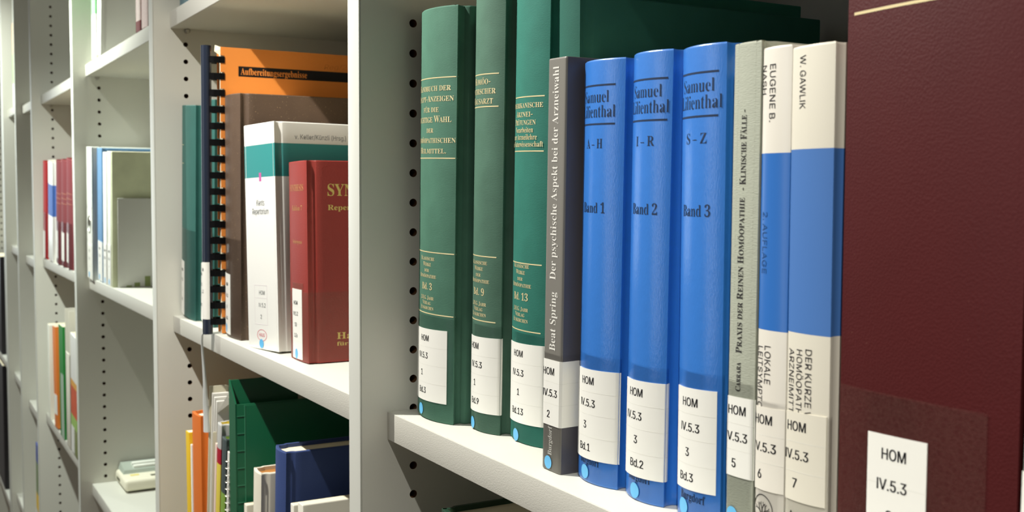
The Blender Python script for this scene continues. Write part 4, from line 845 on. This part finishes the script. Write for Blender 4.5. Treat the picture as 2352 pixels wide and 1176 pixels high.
RED_LEATHER = mat('wine_red_leatherette', (146, 52, 44), .5, .35, coat=.08, coat_rough=.35, bump=(1200, 1200, 1200, .25, 'noise'), vary=.06, vary_scale=60)
GOLD_PALE = mat('pale_gold_print', (226, 206, 116), .45, .5, metal=.2)
GREY_INK = mat('grey_ink', (92, 96, 96), .5, .3)
RED_INK = mat('red_ink', (206, 92, 110), .5, .3)
LAB2 = ('HOM', 'IV.5.2', '2')
book('cloth_book', 'teal cloth book with clear tape and white label, first beside the upright panel', -538.5, 55, 22, 0, 206.5, 160, TEAL_CLOTH, lean=3.6, bulge=2.4, group='teal cloth volumes',
     rules=[(-24, -12, 168, .5), (-24, -12, 150, .5)], ink=GOLD, spine_label=(-27, -7, 1, 54), label_lines=marks(('HOM', 'IV.5.2', '1', 'Bd.1'), -18, cap=3.0), tape=(-27, 27, 1, 87))
book('cloth_book', 'teal cloth book almost hidden behind the black comb binding', -472, 46, 25, 0, 208, 160, TEAL_CLOTH, lean=3.6, bulge=2.4, group='teal cloth volumes',
     prints=[Line('Homöopathie', -16, 168, 3, 'smallcaps', 'c', 'up', None, 1, 0)], ink=GOLD, spine_label=(-22, -8, 1, 55), label_lines=marks(('HOM', 'IV.5.2', '1', 'Bd.2'), -17, cap=3.0), tape=(-22, 22, 1, 87))
def comb_report():
    t = thing('comb_bound_report', 'orange report in a black plastic comb binding, between teal and brown books', 'report', (-383.4, 22, .6), (0, 1.2, 0))
    H = 249
    pb = MB(); pb.box((-5.6, 1.6, .6), (5.0, 210, H - 3), 0); pb.build('page_block', PAGES, t)
    for nm_, x in (('front_cover', 5.4), ('rear_cover', -6.0)):
        cb = MB()
        # punched edge: small slots along the binding side
        cb.box((x - .3, 3.4, .4), (x + .3, 211, H), 0)
        z = .4; k = 0
        while z < H - 1:
            z1 = min(z + 8.6, H); cb.box((x - .3, 0, z), (x + .3, 3.4, z1), 0); z += 14.2
        if nm_ == 'front_cover':
            y0 = 15.5; e = x + .34
            cb.add([(e, y0, 224.6), (e, 190, 224.6), (e, 190, 233.4), (e, y0, 233.4)], [(0, 1, 2, 3)], 1)
            for ln in (Line('Aufbereitungsergebnisse', 0, 226.3, 5.6, 'serif', 'l', None, 60, 2, 0),):
                pts, fs = ln.points(); cb.add([(e + .08, y0 + 2 + u, z_) for u, z_ in pts], fs, 2)
            sc = Line('Reg/2', 0, 235.0, 4.6, 'sans', 'l', None, 21, 3, .012)
            pts, fs = sc.points(); cb.add([(e + .02, y0 + 78 + u + .25 * (z_ - 235), z_ + .05 * u) for u, z_ in pts], fs, 3)
            # bent corner at the top
            cb.add([(x, -1, H - 7), (x + .2, 3, H - 1), (x - 2.5, -4, H + 1.5), (x - 1, -5, H - 4)], [(0, 1, 2, 3), (3, 2, 1, 0)], 4)
        cb.build(nm_, [ORANGE_CARD, BLACK, ORANGE_CARD, mat('pencil', (196, 112, 40), .6), PAGES], t)
    cx, cy, r = -1.5, -10.5, 4.6
    sp = MB()
    ol = [(cx + r * cos(a), cy + r * .95 * sin(a)) for a in [2 * pi * k / 24 for k in range(24)]]
    sp.extrude(ol, -.4, H + 1, 0, True); sp.build('comb_spine', COMB, t, 40)
    z = 8; k = 0
    while z < H:
        tb = MB(); pts = []
        for i in range(13):
            a = pi * 1.02 + (pi * 1.0) * i / 12
        # a flat tooth curling from the spine through the slot to the far side
        P = [(cx + 4.3, cy + 1), (cx + 6.6, cy + 5), (cx + 7.6, cy + 9.5), (cx + 7.6, cy + 14.2), (cx + 3, cy + 14.6), (cx - 3, cy + 14), (cx - 6, cy + 9), (cx - 5, cy + 3)]
        for (a, b), (c, d) in zip(P, P[1:]):
            tb.add([(a, b, z), (c, d, z), (c, d, z + 5.6), (a, b, z + 5.6)], [(0, 1, 2, 3), (3, 2, 1, 0)], 0, True)
        for (a, b), (c, d) in zip(P, P[1:]):
            tb.add([(a, b, z), (a * .9 + cx * .1, b * .94 + .06 * (cy + 7), z), (c * .9 + cx * .1, d * .94 + .06 * (cy + 7), z), (c, d, z)], [(0, 1, 2, 3), (3, 2, 1, 0)], 0)
        tb.build('comb_tooth', TOOTH, t, 50)
        z += 14.2; k += 1
    lb = MB()
    lab = [(cx + (r + .15) * cos(a), cy + (r + .15) * .95 * sin(a)) for a in [pi * (.95 + 1.1 * k / 12) for k in range(13)]]
    o = len(lb.v)
    for zz in (13, 63): lb.v += [(a, b, zz) for a, b in lab]
    for k in range(12): lb.face((o + k, o + k + 1, o + 14 + k, o + 13 + k), 0, True)
    for i, s in enumerate(('HOM', 'IV.5.2')):
        pts, fs = Line(s, -.6, 55 - i * 19, 3, 'sans', 'c', None, 5, 1).points()
        lb.add([(cx + .5 + u, cy - sqrt(max(.2, (r + .25) ** 2 - (u + .5) ** 2)) * .95 - .05, z_) for u, z_ in pts], fs, 1)
    l = lb.build('spine_label', [WHITE_LABEL, INK], t); l['label'] = 'white paper shelf-mark label'
comb_report()
book('leatherette_book', 'speckled brown leatherette book between the comb binding and the white book', -375.6, 47, 22.5, 0, 206.5, 155, BROWN, lean=1.2, bulge=2.6,
     spine_label=(-23.5, 1, 2, 54), label_lines=marks(('HOM', 'IV.5.2', '8', 'Bd.1'), -11, cap=3.0), dot=(-14, 6.5, 4, 1.0), tape=(-23.5, 24, 1, 85))
def kent(mb, prof, nm):
    wrap_ring(mb, prof, -1.5, 11.2, 8.2, 4.6, .7, .1, nm + 3)
    for u0, u1, z0, z1 in ((-13, 8.6, 19.6, 20.1), (-13, 8.6, 50.6, 51.1), (-13, -12.6, 20, 51), (8.2, 8.6, 20, 51), (-13, 8.6, 40.6, 40.9)):
        wrap(mb, prof, u0, u1, z0, z1, .08, nm + 2)
book('hardback_book', 'thick white hardback with a teal band, right of the brown book', -291.5, 51, 25, 0, 178, 135, WHITE_LAM, lean=-1.8, yaw=10, bulge=.4, board=.2, corner=.8,
     bands=[(135.8, WHITE_LAM), (161.4, TEAL_LAM), (180, WHITE_LAM)],
     prints=[Line('Kents', 1, 113.6, 4.6, 'sans', 'c', None, 13, 1), Line('Repertorium', .5, 106.8, 4.6, 'sans', 'c', None, 27, 1), Line('HOM', 0, 43.4, 3.3, 'sans', 'c', None, 9.5, 1), Line('IV.5.2', 0, 33.5, 3.3, 'sans', 'c', None, 11.5, 1), Line('2', -2, 24.3, 3.3, 'sans', 'c', None, None, 1),
             Line('HAUG', -1.5, 10, 2.9, 'sans', 'c', None, 9.5, 4), Line('v. Keller/Künzli (Hrsg.)', 43.5, 164.8, 3.7, 'sans', 'l', None, 46, 1)],
     cover_patches=[(-.4, 3.4, 132.6, 139.4, 1)], ink=[GREY_INK, MAGENTA, mat('label_outline', (222, 216, 216), .5), RED_INK], dot=(-2.2, 4.6, 3.6, 1.0), extra=kent)
def synth(mb, prof, nm): pass
book('leatherette_book', 'wine-red leatherette book with gold lettering, next to the near upright panel', -221.5, 39.5, 32, 0, 147.6, 120, RED_LEATHER, lean=-1, bulge=1.2,
     prints=[Line('SYNTHESIS', -1, 125.8, 4.6, 'serif', 'c', None, 30, 1, 0), Line('Edition 7', .5, 111.3, 3.6, 'serif', 'c', None, 22, 1, 0), Line('Schroyens', .5, 87, 2.8, 'serif', 'c', None, 20, 1, 0),
             Line('SYNTHESIS', 36, 122, 8.6, 'serif', 'l', None, 60, 2, 0), Line('Repertorium', 36, 111.6, 3.8, 'serif', 'l', None, 38, 2, 0), Line('Handbuch', 42, 16.8, 4.8, 'serif', 'l', None, 44, 2, 0), Line('für Homöopathie', 42, 11.9, 2.9, 'serif', 'l', None, 50, 2, 0)],
     ink=[mat('rubbed_gold', (196, 140, 90), .5, .4, metal=.2), GOLD_PALE], spine_label=(-12.5, 9.5, 1.5, 53.2), label_lines=marks(('HOM', 'IV.5.2', '10', '1.Ex'), -4, top=41.5, pitch=8.1, cap=3.0, slope=.02), dot=(-3, 5, 3.8, .9), tape=[(-19.5, 100, 1.5, 51.6), (-11, 12, 51.9, 58)], tape_m=tape_mat('hazy_tape', .97, .12, .12, ((176, 140, 124), .10, .14, 120)))
cord = MB()
cord.tube([(-385, 8.5, 2.5), (-388.5, 7.5, -1), (-392, 8, -7), (-396, 9.5, -18), (-398.5, 11, -30), (-401, 12.5, -46), (-406, 14, -64), (-409, 15.6, -80), (-410, 16, -92)], [.8, .9, 1.0, 1.1, 1.4, 1.7, 2.4, 3.0, 3.2], 8)
tag(cord.build('hanging_cord', mat('white_cord', (224, 228, 226), .5, .3)), 'thin white cord hanging from the comb-bound report over the shelf edge', 'cord')
book('cloth_book', 'blue-grey book end peeping over the shelf above the comb-bound report', -520, 40, 22, 302, 190, 150, mat('slate_blue_cloth', (96, 124, 132), .6, .3, vary=.2, vary_scale=80))

# ------------------------------------------------------------------ second bay, lower shelf
YELLOW = mat('yellow_card', (226, 186, 40), .5, .35)
ORANGE_CLOTH = mat('orange_book_cloth', (208, 108, 38), .55, .3, bump=CLOTH)
MANILA = mat('pale_manila_card', (206, 200, 176), .7, .2, vary=.06, vary_scale=40)
PAPER = mat('loose_paper', (232, 230, 222), .7, .2)
GREEN_PVC = mat('green_plastic_sheet', (16, 92, 60), .35, .45, coat=.2, coat_rough=.25, bump=(900, 900, 900, .12, 'noise'))
GREEN_PVC_LINE = mat('green_plastic_seam', (66, 140, 106), .4, .4)
ROYAL = mat('royal_blue_cloth', (54, 72, 122), .6, .3, bump=CLOTH, vary=.08, vary_scale=60)
CREAM_COVER = mat('cream_book_cloth', (224, 218, 200), .6, .3, vary=.05, vary_scale=60)
WHITE_COVER = mat('plain_white_cover', (234, 230, 216), .5, .3)
LGREY = mat('light_grey_card', (184, 184, 180), .5, .3); REDC = mat('crimson_card', (168, 28, 48), .5, .3); YELLOW2 = mat('lemon_card', (224, 204, 84), .5, .3)
SLATE = mat('slate_card', (70, 80, 80), .4, .35); LIME = mat('lime_card', (130, 164, 72), .5, .3); PINKISH = mat('pale_pink_card', (224, 198, 188), .6, .3)
Z = -302
book('paperback_book', 'thin yellow booklet beside the orange book, first on the lower shelf', -491, 13, 17, Z, 194, 145, YELLOW, lean=-1.8, kind='paper')
book('pamphlet', 'thin off-white pamphlet between the yellow booklet and the orange book', -477, 3.5, 17.5, Z, 184, 140, PAPER, lean=-.9, kind='paper', corner=.3)
book('cloth_book', 'orange cloth book with the white cord hanging behind it', -472, 33, 17, Z, 217, 150, ORANGE_CLOTH, lean=-.9, bulge=1.4)
def manila():
    t = thing('card_folder', 'pale manila folder leaning right, sheets inside, a bent paper corner', 'folder', (-424, 17, Z + 1), (0, 6.5, 0))
    f = MB()
    f.box((-8.5, 0, 0), (-7.7, 225, 252), 0, .2); f.box((6.9, 0, 0), (7.6, 225, 214), 0, .2); f.box((-8.5, 0, 0), (7.6, .7, 6), 0, .2); f.box((-8.5, 0, .0), (7.6, 225, .7), 0)
    f.build('folder_card', MANILA, t)
    p = MB()
    for k in range(3): p.box((-6.8 + k * 4.2, 2 + k * .8, 1), (-3.6 + k * 4.2, 215, 246 - k * 2.5), 0)
    p.build('paper_stack', PAPER, t)
    c = MB(); c.add([(7.9, 2, 150), (7.9, 90, 150), (8.4, 90, 238), (12, 20, 246), (9.4, 3, 231.8), (18.3, 9, 250.3), (20, 11.5, 243.4)],
                    [(0, 1, 2, 3, 4), (4, 3, 2, 1, 0), (4, 3, 5), (5, 3, 4), (4, 6, 5), (5, 6, 4)], 0)
    c.build('bent_sheet', PAPER, t)
    s = MB(); s.box((-3, -.4, 20), (3, .2, 92), 0); s.build('green_strip', mat('dark_green_strip', (52, 96, 62), .5), t)
manila()
book('pamphlet', 'pale pink pamphlet standing left of the yellow and red striped book', -411, 4.5, 17, Z, 206, 140, PINKISH, lean=7.2, kind='paper', corner=.4)
book('hardback_book', 'thin book with a grey, red and yellow spine beside the pale pink pamphlet', -405, 12.5, 16, Z, 226, 150, YELLOW2, lean=7.4, bulge=1.2, kind='hard', board=.3,
     bands=[(190, YELLOW2), (204, REDC), (228, LGREY)], prints=[Line('Homöopathische Arzneimittel', 1.5, 20, 2.6, 'sans', 'l', 'up', 100, 1)], ink=mat('brown_ink', (150, 110, 60), .5))
book('hardback_book', 'thin slate and lime green book left of the green plastic folder', -389, 13, 16, Z, 216, 150, LIME, lean=7.4, bulge=1.2, board=.3, bands=[(167, LIME), (220, SLATE)])
def notepad():
    t = thing('spiral_notepad', 'wire-bound white notepad squeezed against the green plastic folder', 'notepad', (-367, 18, Z + .6), (0, 6.0, 0))
    p = MB(); p.box((-3, 0, 0), (3, 148, 205), 0); p.build('page_block', PAPER, t)
    w = MB(); z = 4
    while z < 202:
        n = 10; pts = [(3.4 * cos(2 * pi * k / n), .4 + 2.6 * sin(2 * pi * k / n), z + 1.2 * k / n) for k in range(n + 1)]
        w.tube(pts, .35, 5); z += 6.2
    w.build('wire_coil', STEEL, t)
notepad()
def green_folder():
    t = thing('plastic_folder', 'large dark green plastic folder, open at the top, papers inside', 'folder', (-330, 17, Z), (0, -.4, 0))
    L = MB(); L.box((-7, .8, 0), (-5.8, 232, 268), 0, .3); L.build('rear_cover', GREEN_PVC, t)
    R = MB(); R.box((11, 1.2, 0), (12.2, 232, 250), 0, .4)
    R.box((12.2, 8, .5), (12.8, 231, 248.8), 0, .3)
    for k in range(17): R.box((12.1, 1.3, 6 + k * 14.6), (12.5, 8, 6.6 + k * 14.6), 1)
    R.box((12.1, 7.6, 1), (12.95, 8.3, 249), 1)
    R.build('front_cover', [GREEN_PVC, GREEN_PVC_LINE], t)
    S = MB()
    S.add([(-7, 0, 0), (12.2, 0, 0), (12.2, 0, 250.5), (-7, 0, 268.5), (-7, 1.2, 0), (12.2, 1.2, 0), (12.2, 1.2, 250.5), (-7, 1.2, 268.5)],
          [(0, 1, 2, 3), (5, 4, 7, 6), (3, 2, 6, 7), (1, 5, 6, 2), (4, 0, 3, 7)], 0)
    S.build('spine', GREEN_PVC, t)
    p = MB(); p.box((-5.2, 60, 1), (-1, 225, 263), 0); p.build('paper_stack', mat('buff_sheets', (214, 206, 180), .8, .2), t)
    b = MB(); b.box((-6, 1, 0), (11.2, 231, .8), 0); b.build('base', GREEN_PVC, t)
green_folder()
book('pamphlet', 'small cream booklet, its top just in view before the green folder', -311, 7.5, 20, Z, 170, 120, CREAM_COVER, lean=1.5, kind='paper', corner=.4)
book('cloth_book', 'cream cloth book with brown page tops in front of the green folder', -287, 20, 17, Z, 207, 140, CREAM_COVER, lean=3.8, bulge=1.8, page_mat=mat('browned_pages', (176, 122, 66), .9, .1), board=.4)
book('cloth_book', 'royal blue cloth book in front of the green plastic folder', -242, 24, 20, Z, 234, 170, ROYAL, lean=3.4, bulge=3.0, board=.6)
book('paperback_book', 'thin white booklet against the blue cloth book', -190, 7, 20, Z, 201, 140, WHITE_COVER, lean=1.2, kind='paper', corner=.4)
book('paperback_book', 'plain off-white book, lowest and nearest beside the near upright panel', -166, 11, 20, Z, 206, 150, WHITE_COVER, lean=-1.0, kind='paper', corner=.5)

# ------------------------------------------------------------------ third bay
BINDER = mat('white_binder_board', (236, 238, 230), .45, .35)
SKY = mat('steel_blue_cover', (104, 148, 190), .5, .35)
SKY_DARK = mat('dark_blue_lining', (52, 92, 118), .6, .3)
PALE = mat('pale_cover', (238, 240, 226), .5, .3)
MARBLE = mat('green_marbled_paper', (212, 216, 182), .7, .2, vary=.28, vary_scale=28)
GREY_FILE = mat('grey_plastic', (194, 194, 186), .5, .35)
BAR = mat('olive_bars', (126, 138, 86), .6, .3)
def lever_binder():
    t = thing('ring_binder', 'white lever arch binder with a dark finger hole in its spine', 'binder', (-1050, 14.5, .4), (0, 3.2, 0))
    W, H, D = 22, 185, 200
    b = MB()
    # spine with a real round hole
    n = 24; hc, hr = 77, 11
    o = len(b.v)
    for k in range(n):
        a = 2 * pi * k / n; ca, sa = cos(a), sin(a); s = min(W / max(abs(ca), 1e-6), (24) / max(abs(sa), 1e-6))
        b.v += [(ca * s, 0, hc + sa * s), (ca * hr, 0, hc + sa * hr), (ca * hr, 2.2, hc + sa * hr)]
    for k in range(n):
        j = (k + 1) % n; p, q = o + 3 * k, o + 3 * j
        b.face((p, q, q + 1, p + 1)); b.face((p + 1, q + 1, q + 2, p + 2))
    b.box((-W, 0, 0), (W, 2.2, hc - 24)); b.box((-W, 0, hc + 24), (W, 2.2, H))
    b.build('spine', BINDER, t)
    for nm_, x in (('front_cover', W - 2.2), ('rear_cover', -W)):
        c = MB(); c.box((x, .6, 0), (x + 2.2, D, H), 0, .4); c.build(nm_, BINDER, t)
    r = MB(); ring = [(hr * 1.06 * cos(2 * pi * k / 24), -.15, hc + hr * 1.06 * sin(2 * pi * k / 24)) for k in range(25)]
    r.tube(ring, .7, 6); r.build('finger_ring', STEEL, t)
    p = MB(); p.box((-W + 3, 40, 3), (W - 3, D - 4, H - 6)); p.build('paper_stack', PAPER, t)
    l = MB(); l.box((-W + 2, -.25, 1), (W - 3, .0, 48)); 
    for i, s in enumerate(('HOM', 'IV.5.4', '1')):
        pts, fs = Line(s, -3, 38 - i * 11, 3.4).points(); l.add([(u, -.32, z) for u, z in pts], fs, 1)
    l = l.build('spine_label', [WHITE_LABEL, INK], t); l['label'] = 'white paper shelf-mark label'
    d = MB(); d.extrude([(-4 + 4 * cos(2 * pi * k / 20), 4 * sin(2 * pi * k / 20)) for k in range(20)], 0, .2)
    d.v = [(x, -.3 - z, 6 + y) for x, y, z in d.v]; d.f = [f[::-1] for f in d.f]
    d.build('sticker', STICKER, t)['label'] = 'round light blue sticker'
lever_binder()
book('hardback_book', 'steel blue hardback right of the lever arch binder', -1016, 40, 19, 0, 181, 165, SKY, lean=3.6, bulge=.6, board=.3, spine_label=(-13, 19, 1, 55), label_lines=marks(('HOM', 'IV.5.4', '2'), 2, cap=3.2), dot=(0, 6, 4))
book('paperback_book', 'thin white booklet between the steel blue book and the marbled folder', -962, 24, 18.5, 0, 175, 160, WHITE_LAM, lean=3.2, kind='paper', spine_label=(-11.5, 11.5, 1, 54), label_lines=marks(('HOM', 'IV.5.4', '3'), 0, cap=3.2), dot=(0, 5, 4), group='pale booklets')
book('paperback_book', 'pale booklet touching the marbled green folder', -930, 24, 18.5, 0, 175, 160, PALE, lean=3.2, kind='paper', spine_label=(-11.5, 11.5, 1, 54), label_lines=marks(('HOM', 'IV.5.4', '4'), 0, cap=3.2), dot=(0, 5, 4), group='pale booklets')
book('card_folder', 'folder in green marbled paper behind the grey file sheet', -903, 8, 18.5, 0, 174.5, 160, MARBLE, lean=3.2, kind='paper', cat='folder')
def grey_file():
    t = thing('file_sheet', 'flat grey file with rising olive bars along its lower edge', 'file', (-888, 24, .3), (0, 3.0, 0))
    b = MB(); b.box((-1.2, 0, 0), (1.2, 150, 115), 0, .4)
    for y, h in ((10, 2.5), (20, 6), (33, 14), (47, 26), (61, 42), (76, 60), (92, 78)): b.box((1.2, y, .5), (1.35, y + 7, h), 1)
    b.build('file_board', [GREY_FILE, BAR], t)
grey_file()
PINK_PAT = mat('pink_white_patterned_cover', (218, 200, 192), .6, .3, vary=.25, vary_scale=260)
book('hardback_book', 'light green and white book, tilted neighbour beside it, on the upper shelf', -1024, 34, 17.5, 302, 205, 100, mat('mint_green_cover', (132, 214, 138), .5, .35), lean=3, bulge=.5, board=.3, bands=[(60, WHITE_LAM), (210, MATS['mint_green_cover'])])
book('hardback_book', 'white book with grey sides leaning right beside the mint green one', -982, 30, 17.5, 302, 205, 86, GREY_FILE, lean=9, bulge=.4, board=.2, bands=[(210, GREY_FILE)],
     cover_patches=[(-15, 15, .5, 204, 0)], ink=WHITE_LAM)
book('hardback_book', 'pink and white patterned book with a dark red foot, upper shelf', -716, 26, 17.5, 302, 200, 140, PINK_PAT, lean=1.5, bulge=.4, board=.2, bands=[(12, mat('dark_red_foot', (120, 52, 48), .5)), (205, PINK_PAT)], group='pink and white patterned books')
book('hardback_book', 'pink and white patterned book nearest the upright panel, upper shelf', -684, 34, 17.5, 302, 205, 140, mat('rose_patterned_cover', (214, 192, 186), .6, .3, vary=.2, vary_scale=320), lean=1.5, bulge=.4, board=.2, group='pink and white patterned books')
def device():
    t = thing('push_button_device', 'cream and grey push-button device lying on the low shelf', 'device', (-998, 46, -300), (0, 0, 0))
    CREAM = mat('cream_plastic', (232, 228, 206), .45, .4); GREYP = mat('grey_green_plastic', (168, 178, 166), .5, .4); KEY = mat('white_keys', (238, 240, 230), .4, .4); DARK = mat('dark_recess', (92, 92, 74), .7, .2)
    b = MB(); b.box((-76, 2, 2.5), (0, 175, 19), 0, 4.5)
    b.box((-70, 8, 0), (-8, 168, 3), 1)
    b.build('base', [CREAM, DARK], t)
    d = MB(); d.add([(-77, 6, 18), (-36, 6, 18), (-36, 172, 18), (-77, 172, 18), (-76, 9, 28), (-39, 8, 24), (-39, 170, 24), (-76, 168, 28)],
                    [(0, 1, 5, 4), (1, 2, 6, 5), (2, 3, 7, 6), (3, 0, 4, 7), (4, 5, 6, 7)])
    d.build('deck', GREYP, t)
    s = MB(); s.box((-20, 40, 18.9), (-12, 160, 19.3)); s.build('slot', DARK, t)
    y = MB(); y.box((-31, 14, 18.9), (-23, 26, 19.3)); y.build('badge', mat('yellow_badge', (230, 214, 120), .5), t)
    v = MB(); v.box((-62, 1.6, 8), (-40, 2.4, 12)); v.build('vent', DARK, t)
    for k in range(2):
        kb = MB(); kb.box((-52 - k * 12, 22, 24 + k * 1.4), (-44 - k * 12, 58, 28.5 + k * 1.4), 0, 1.2); kb.build('bar_key', KEY, t)
    for r in range(3):
        for c in range(4):
            kb = MB(); kb.box((-50 - r * 10, 78 + c * 19, 23.5 + r * 1.2), (-42 - r * 10, 92 + c * 19, 29.5 + r * 1.2), 0, 2.4); kb.build('round_key', KEY, t)
    dk = MB(); dk.box((-74, 62, 26), (-67, 76, 31), 0, 1); dk.build('black_switch', INK, t)
device()

# ------------------------------------------------------------------ fourth bay
RED_COVER = mat('bright_red_cover', (186, 34, 34), .5, .35); DK_RED = mat('dark_red_side', (140, 16, 28), .5, .3); ORANGE_EDGE = mat('orange_side', (214, 112, 62), .5)
MAROON_CLOTH = mat('faded_maroon_cloth', (132, 66, 70), .6, .3, vary=.15, vary_scale=30)
STRIPE_BLUE = mat('band_blue', (82, 120, 196), .5, .35)
book('hardback_book', 'bright red book, first on the shelf with the maroon volumes', -1578, 46, 12, 0, 174, 150, RED_COVER, lean=6.5, bulge=3, board=.4, spine_label=(-20, 12, 1, 50), tape=(-23, 23, 1, 84))
book('hardback_book', 'white book with a blue band between the red book and the maroon volumes', -1506, 60, 12, 0, 172, 150, WHITE_LAM, lean=6.3, bulge=2, board=.4, bands=[(79, WHITE_LAM), (133, STRIPE_BLUE), (180, WHITE_LAM)])
for k, (xx, ww, hh, lb) in enumerate(((-1406, 58, 171.5, 'maroon cloth volume beside the blue-banded white book'), (-1340, 52, 171.5, 'maroon cloth volume in the middle of the three'), (-1282, 58, 171.5, 'maroon cloth volume nearest the bright panel edge'))):
    book('cloth_book', lb, xx, ww, 12, 0, hh, 150, MAROON_CLOTH, lean=5.5, bulge=5, rules=[(-24, 24, 118, 1), (-24, 24, 110, 1), (-24, 24, 102, 1)], ink=mat('dull_gold', (170, 116, 92), .5), spine_label=(-24, 8, 9, 55) if k != 1 else (-24, 14, 9, 55),
         tape=(-26, 26, 1, 72), group='three maroon cloth volumes')
book('card_folder', 'white card folder standing at the left end of the file shelf', -1540, 22, 13, -288, 172, 190, PALE, lean=2.5, kind='paper', cat='folder')
book('paperback_book', 'orange book leaning left on the file shelf', -1455, 36, 13, -288, 176, 120, mat('orange_cover', (222, 124, 52), .5, .3), lean=-3.5, kind='paper', spine_label=(-18, 18, 24, 58))
book('hardback_book', 'bright green book with a pale foot next to the orange book', -1385, 50, 13, -288, 188, 150, mat('bright_green_cover', (42, 128, 56), .5, .3), lean=0, kind='paper', cover_patches=[(-8, 25, .5, 108, 0)], ink=mat('pale_green_strip', (158, 176, 158), .6))
def file_box():
    t = thing('magazine_file', 'cream open-topped file box with booklets, beside the green book', 'file', (-1285, 13, -288), (0, 1.0, 0))
    b = MB(); b.box((-22, 0, 0), (-20, 180, 222), 0, .3); b.box((20, 0, 0), (22, 180, 222), 0, .3); b.box((-22, 0, 0), (22, 2, 152), 0, .3); b.box((-20, 2, 0), (20, 180, 2), 0)
    b.build('box_body', mat('cream_file_board', (216, 212, 196), .6, .3), t)
    p = MB(); p.box((-12, 8, 2), (14, 170, 168), 0); p.build('booklets', SKY_DARK, t)
file_box()
book('paperback_book', 'white booklet with an orange, red and green picture at its foot', -1250, 60, 12, -288, 188, 120, WHITE_LAM, lean=3.0, kind='paper',
     bands=[(42, mat('olive_band', (130, 138, 90), .5)), (60, mat('leaf_green_band', (150, 184, 96), .5)), (106, mat('brick_red_band', (196, 86, 52), .5, vary=.3, vary_scale=40)), (116, mat('amber_band', (214, 158, 70), .5)), (190, WHITE_LAM)],
     cover_patches=[(-30, 4, 1, 42, 0)], ink=WHITE_LAM)
# ------------------------------------------------------------------ farthest bays
book('hardback_book', 'tall book banded blue, green and yellow in a narrow gap far off', -1740, 44, 8.5, -604, 232, 120, YELLOW, lean=4, board=.3, bulge=.5, bands=[(100, WHITE_LAM), (134, YELLOW), (196, mat('moss_green_band', (112, 132, 88), .5)), (240, mat('deep_blue_band', (44, 68, 146), .5))])
book('hardback_book', 'orange and lime green book in the farthest narrow gap', -2040, 46, 11, 304, 178, 120, LIME, lean=2, board=.3, bulge=.5, bands=[(48, WHITE_LAM), (112, mat('fresh_green_band', (136, 186, 96), .5)), (180, mat('peach_band', (206, 152, 104), .5))])
BLACK_BINDER = mat('black_binder_cover', (24, 20, 26), .4, .4)
book('ring_binder', 'upper black binder at the very edge beyond the farthest panel', -2640, 180, 11, -296, 250, 200, BLACK_BINDER, kind='paper', cat='binder', group='black binders')
book('ring_binder', 'lower black binder at the very edge beyond the farthest panel', -2640, 180, 11, -645, 320, 200, BLACK_BINDER, kind='paper', cat='binder', group='black binders')
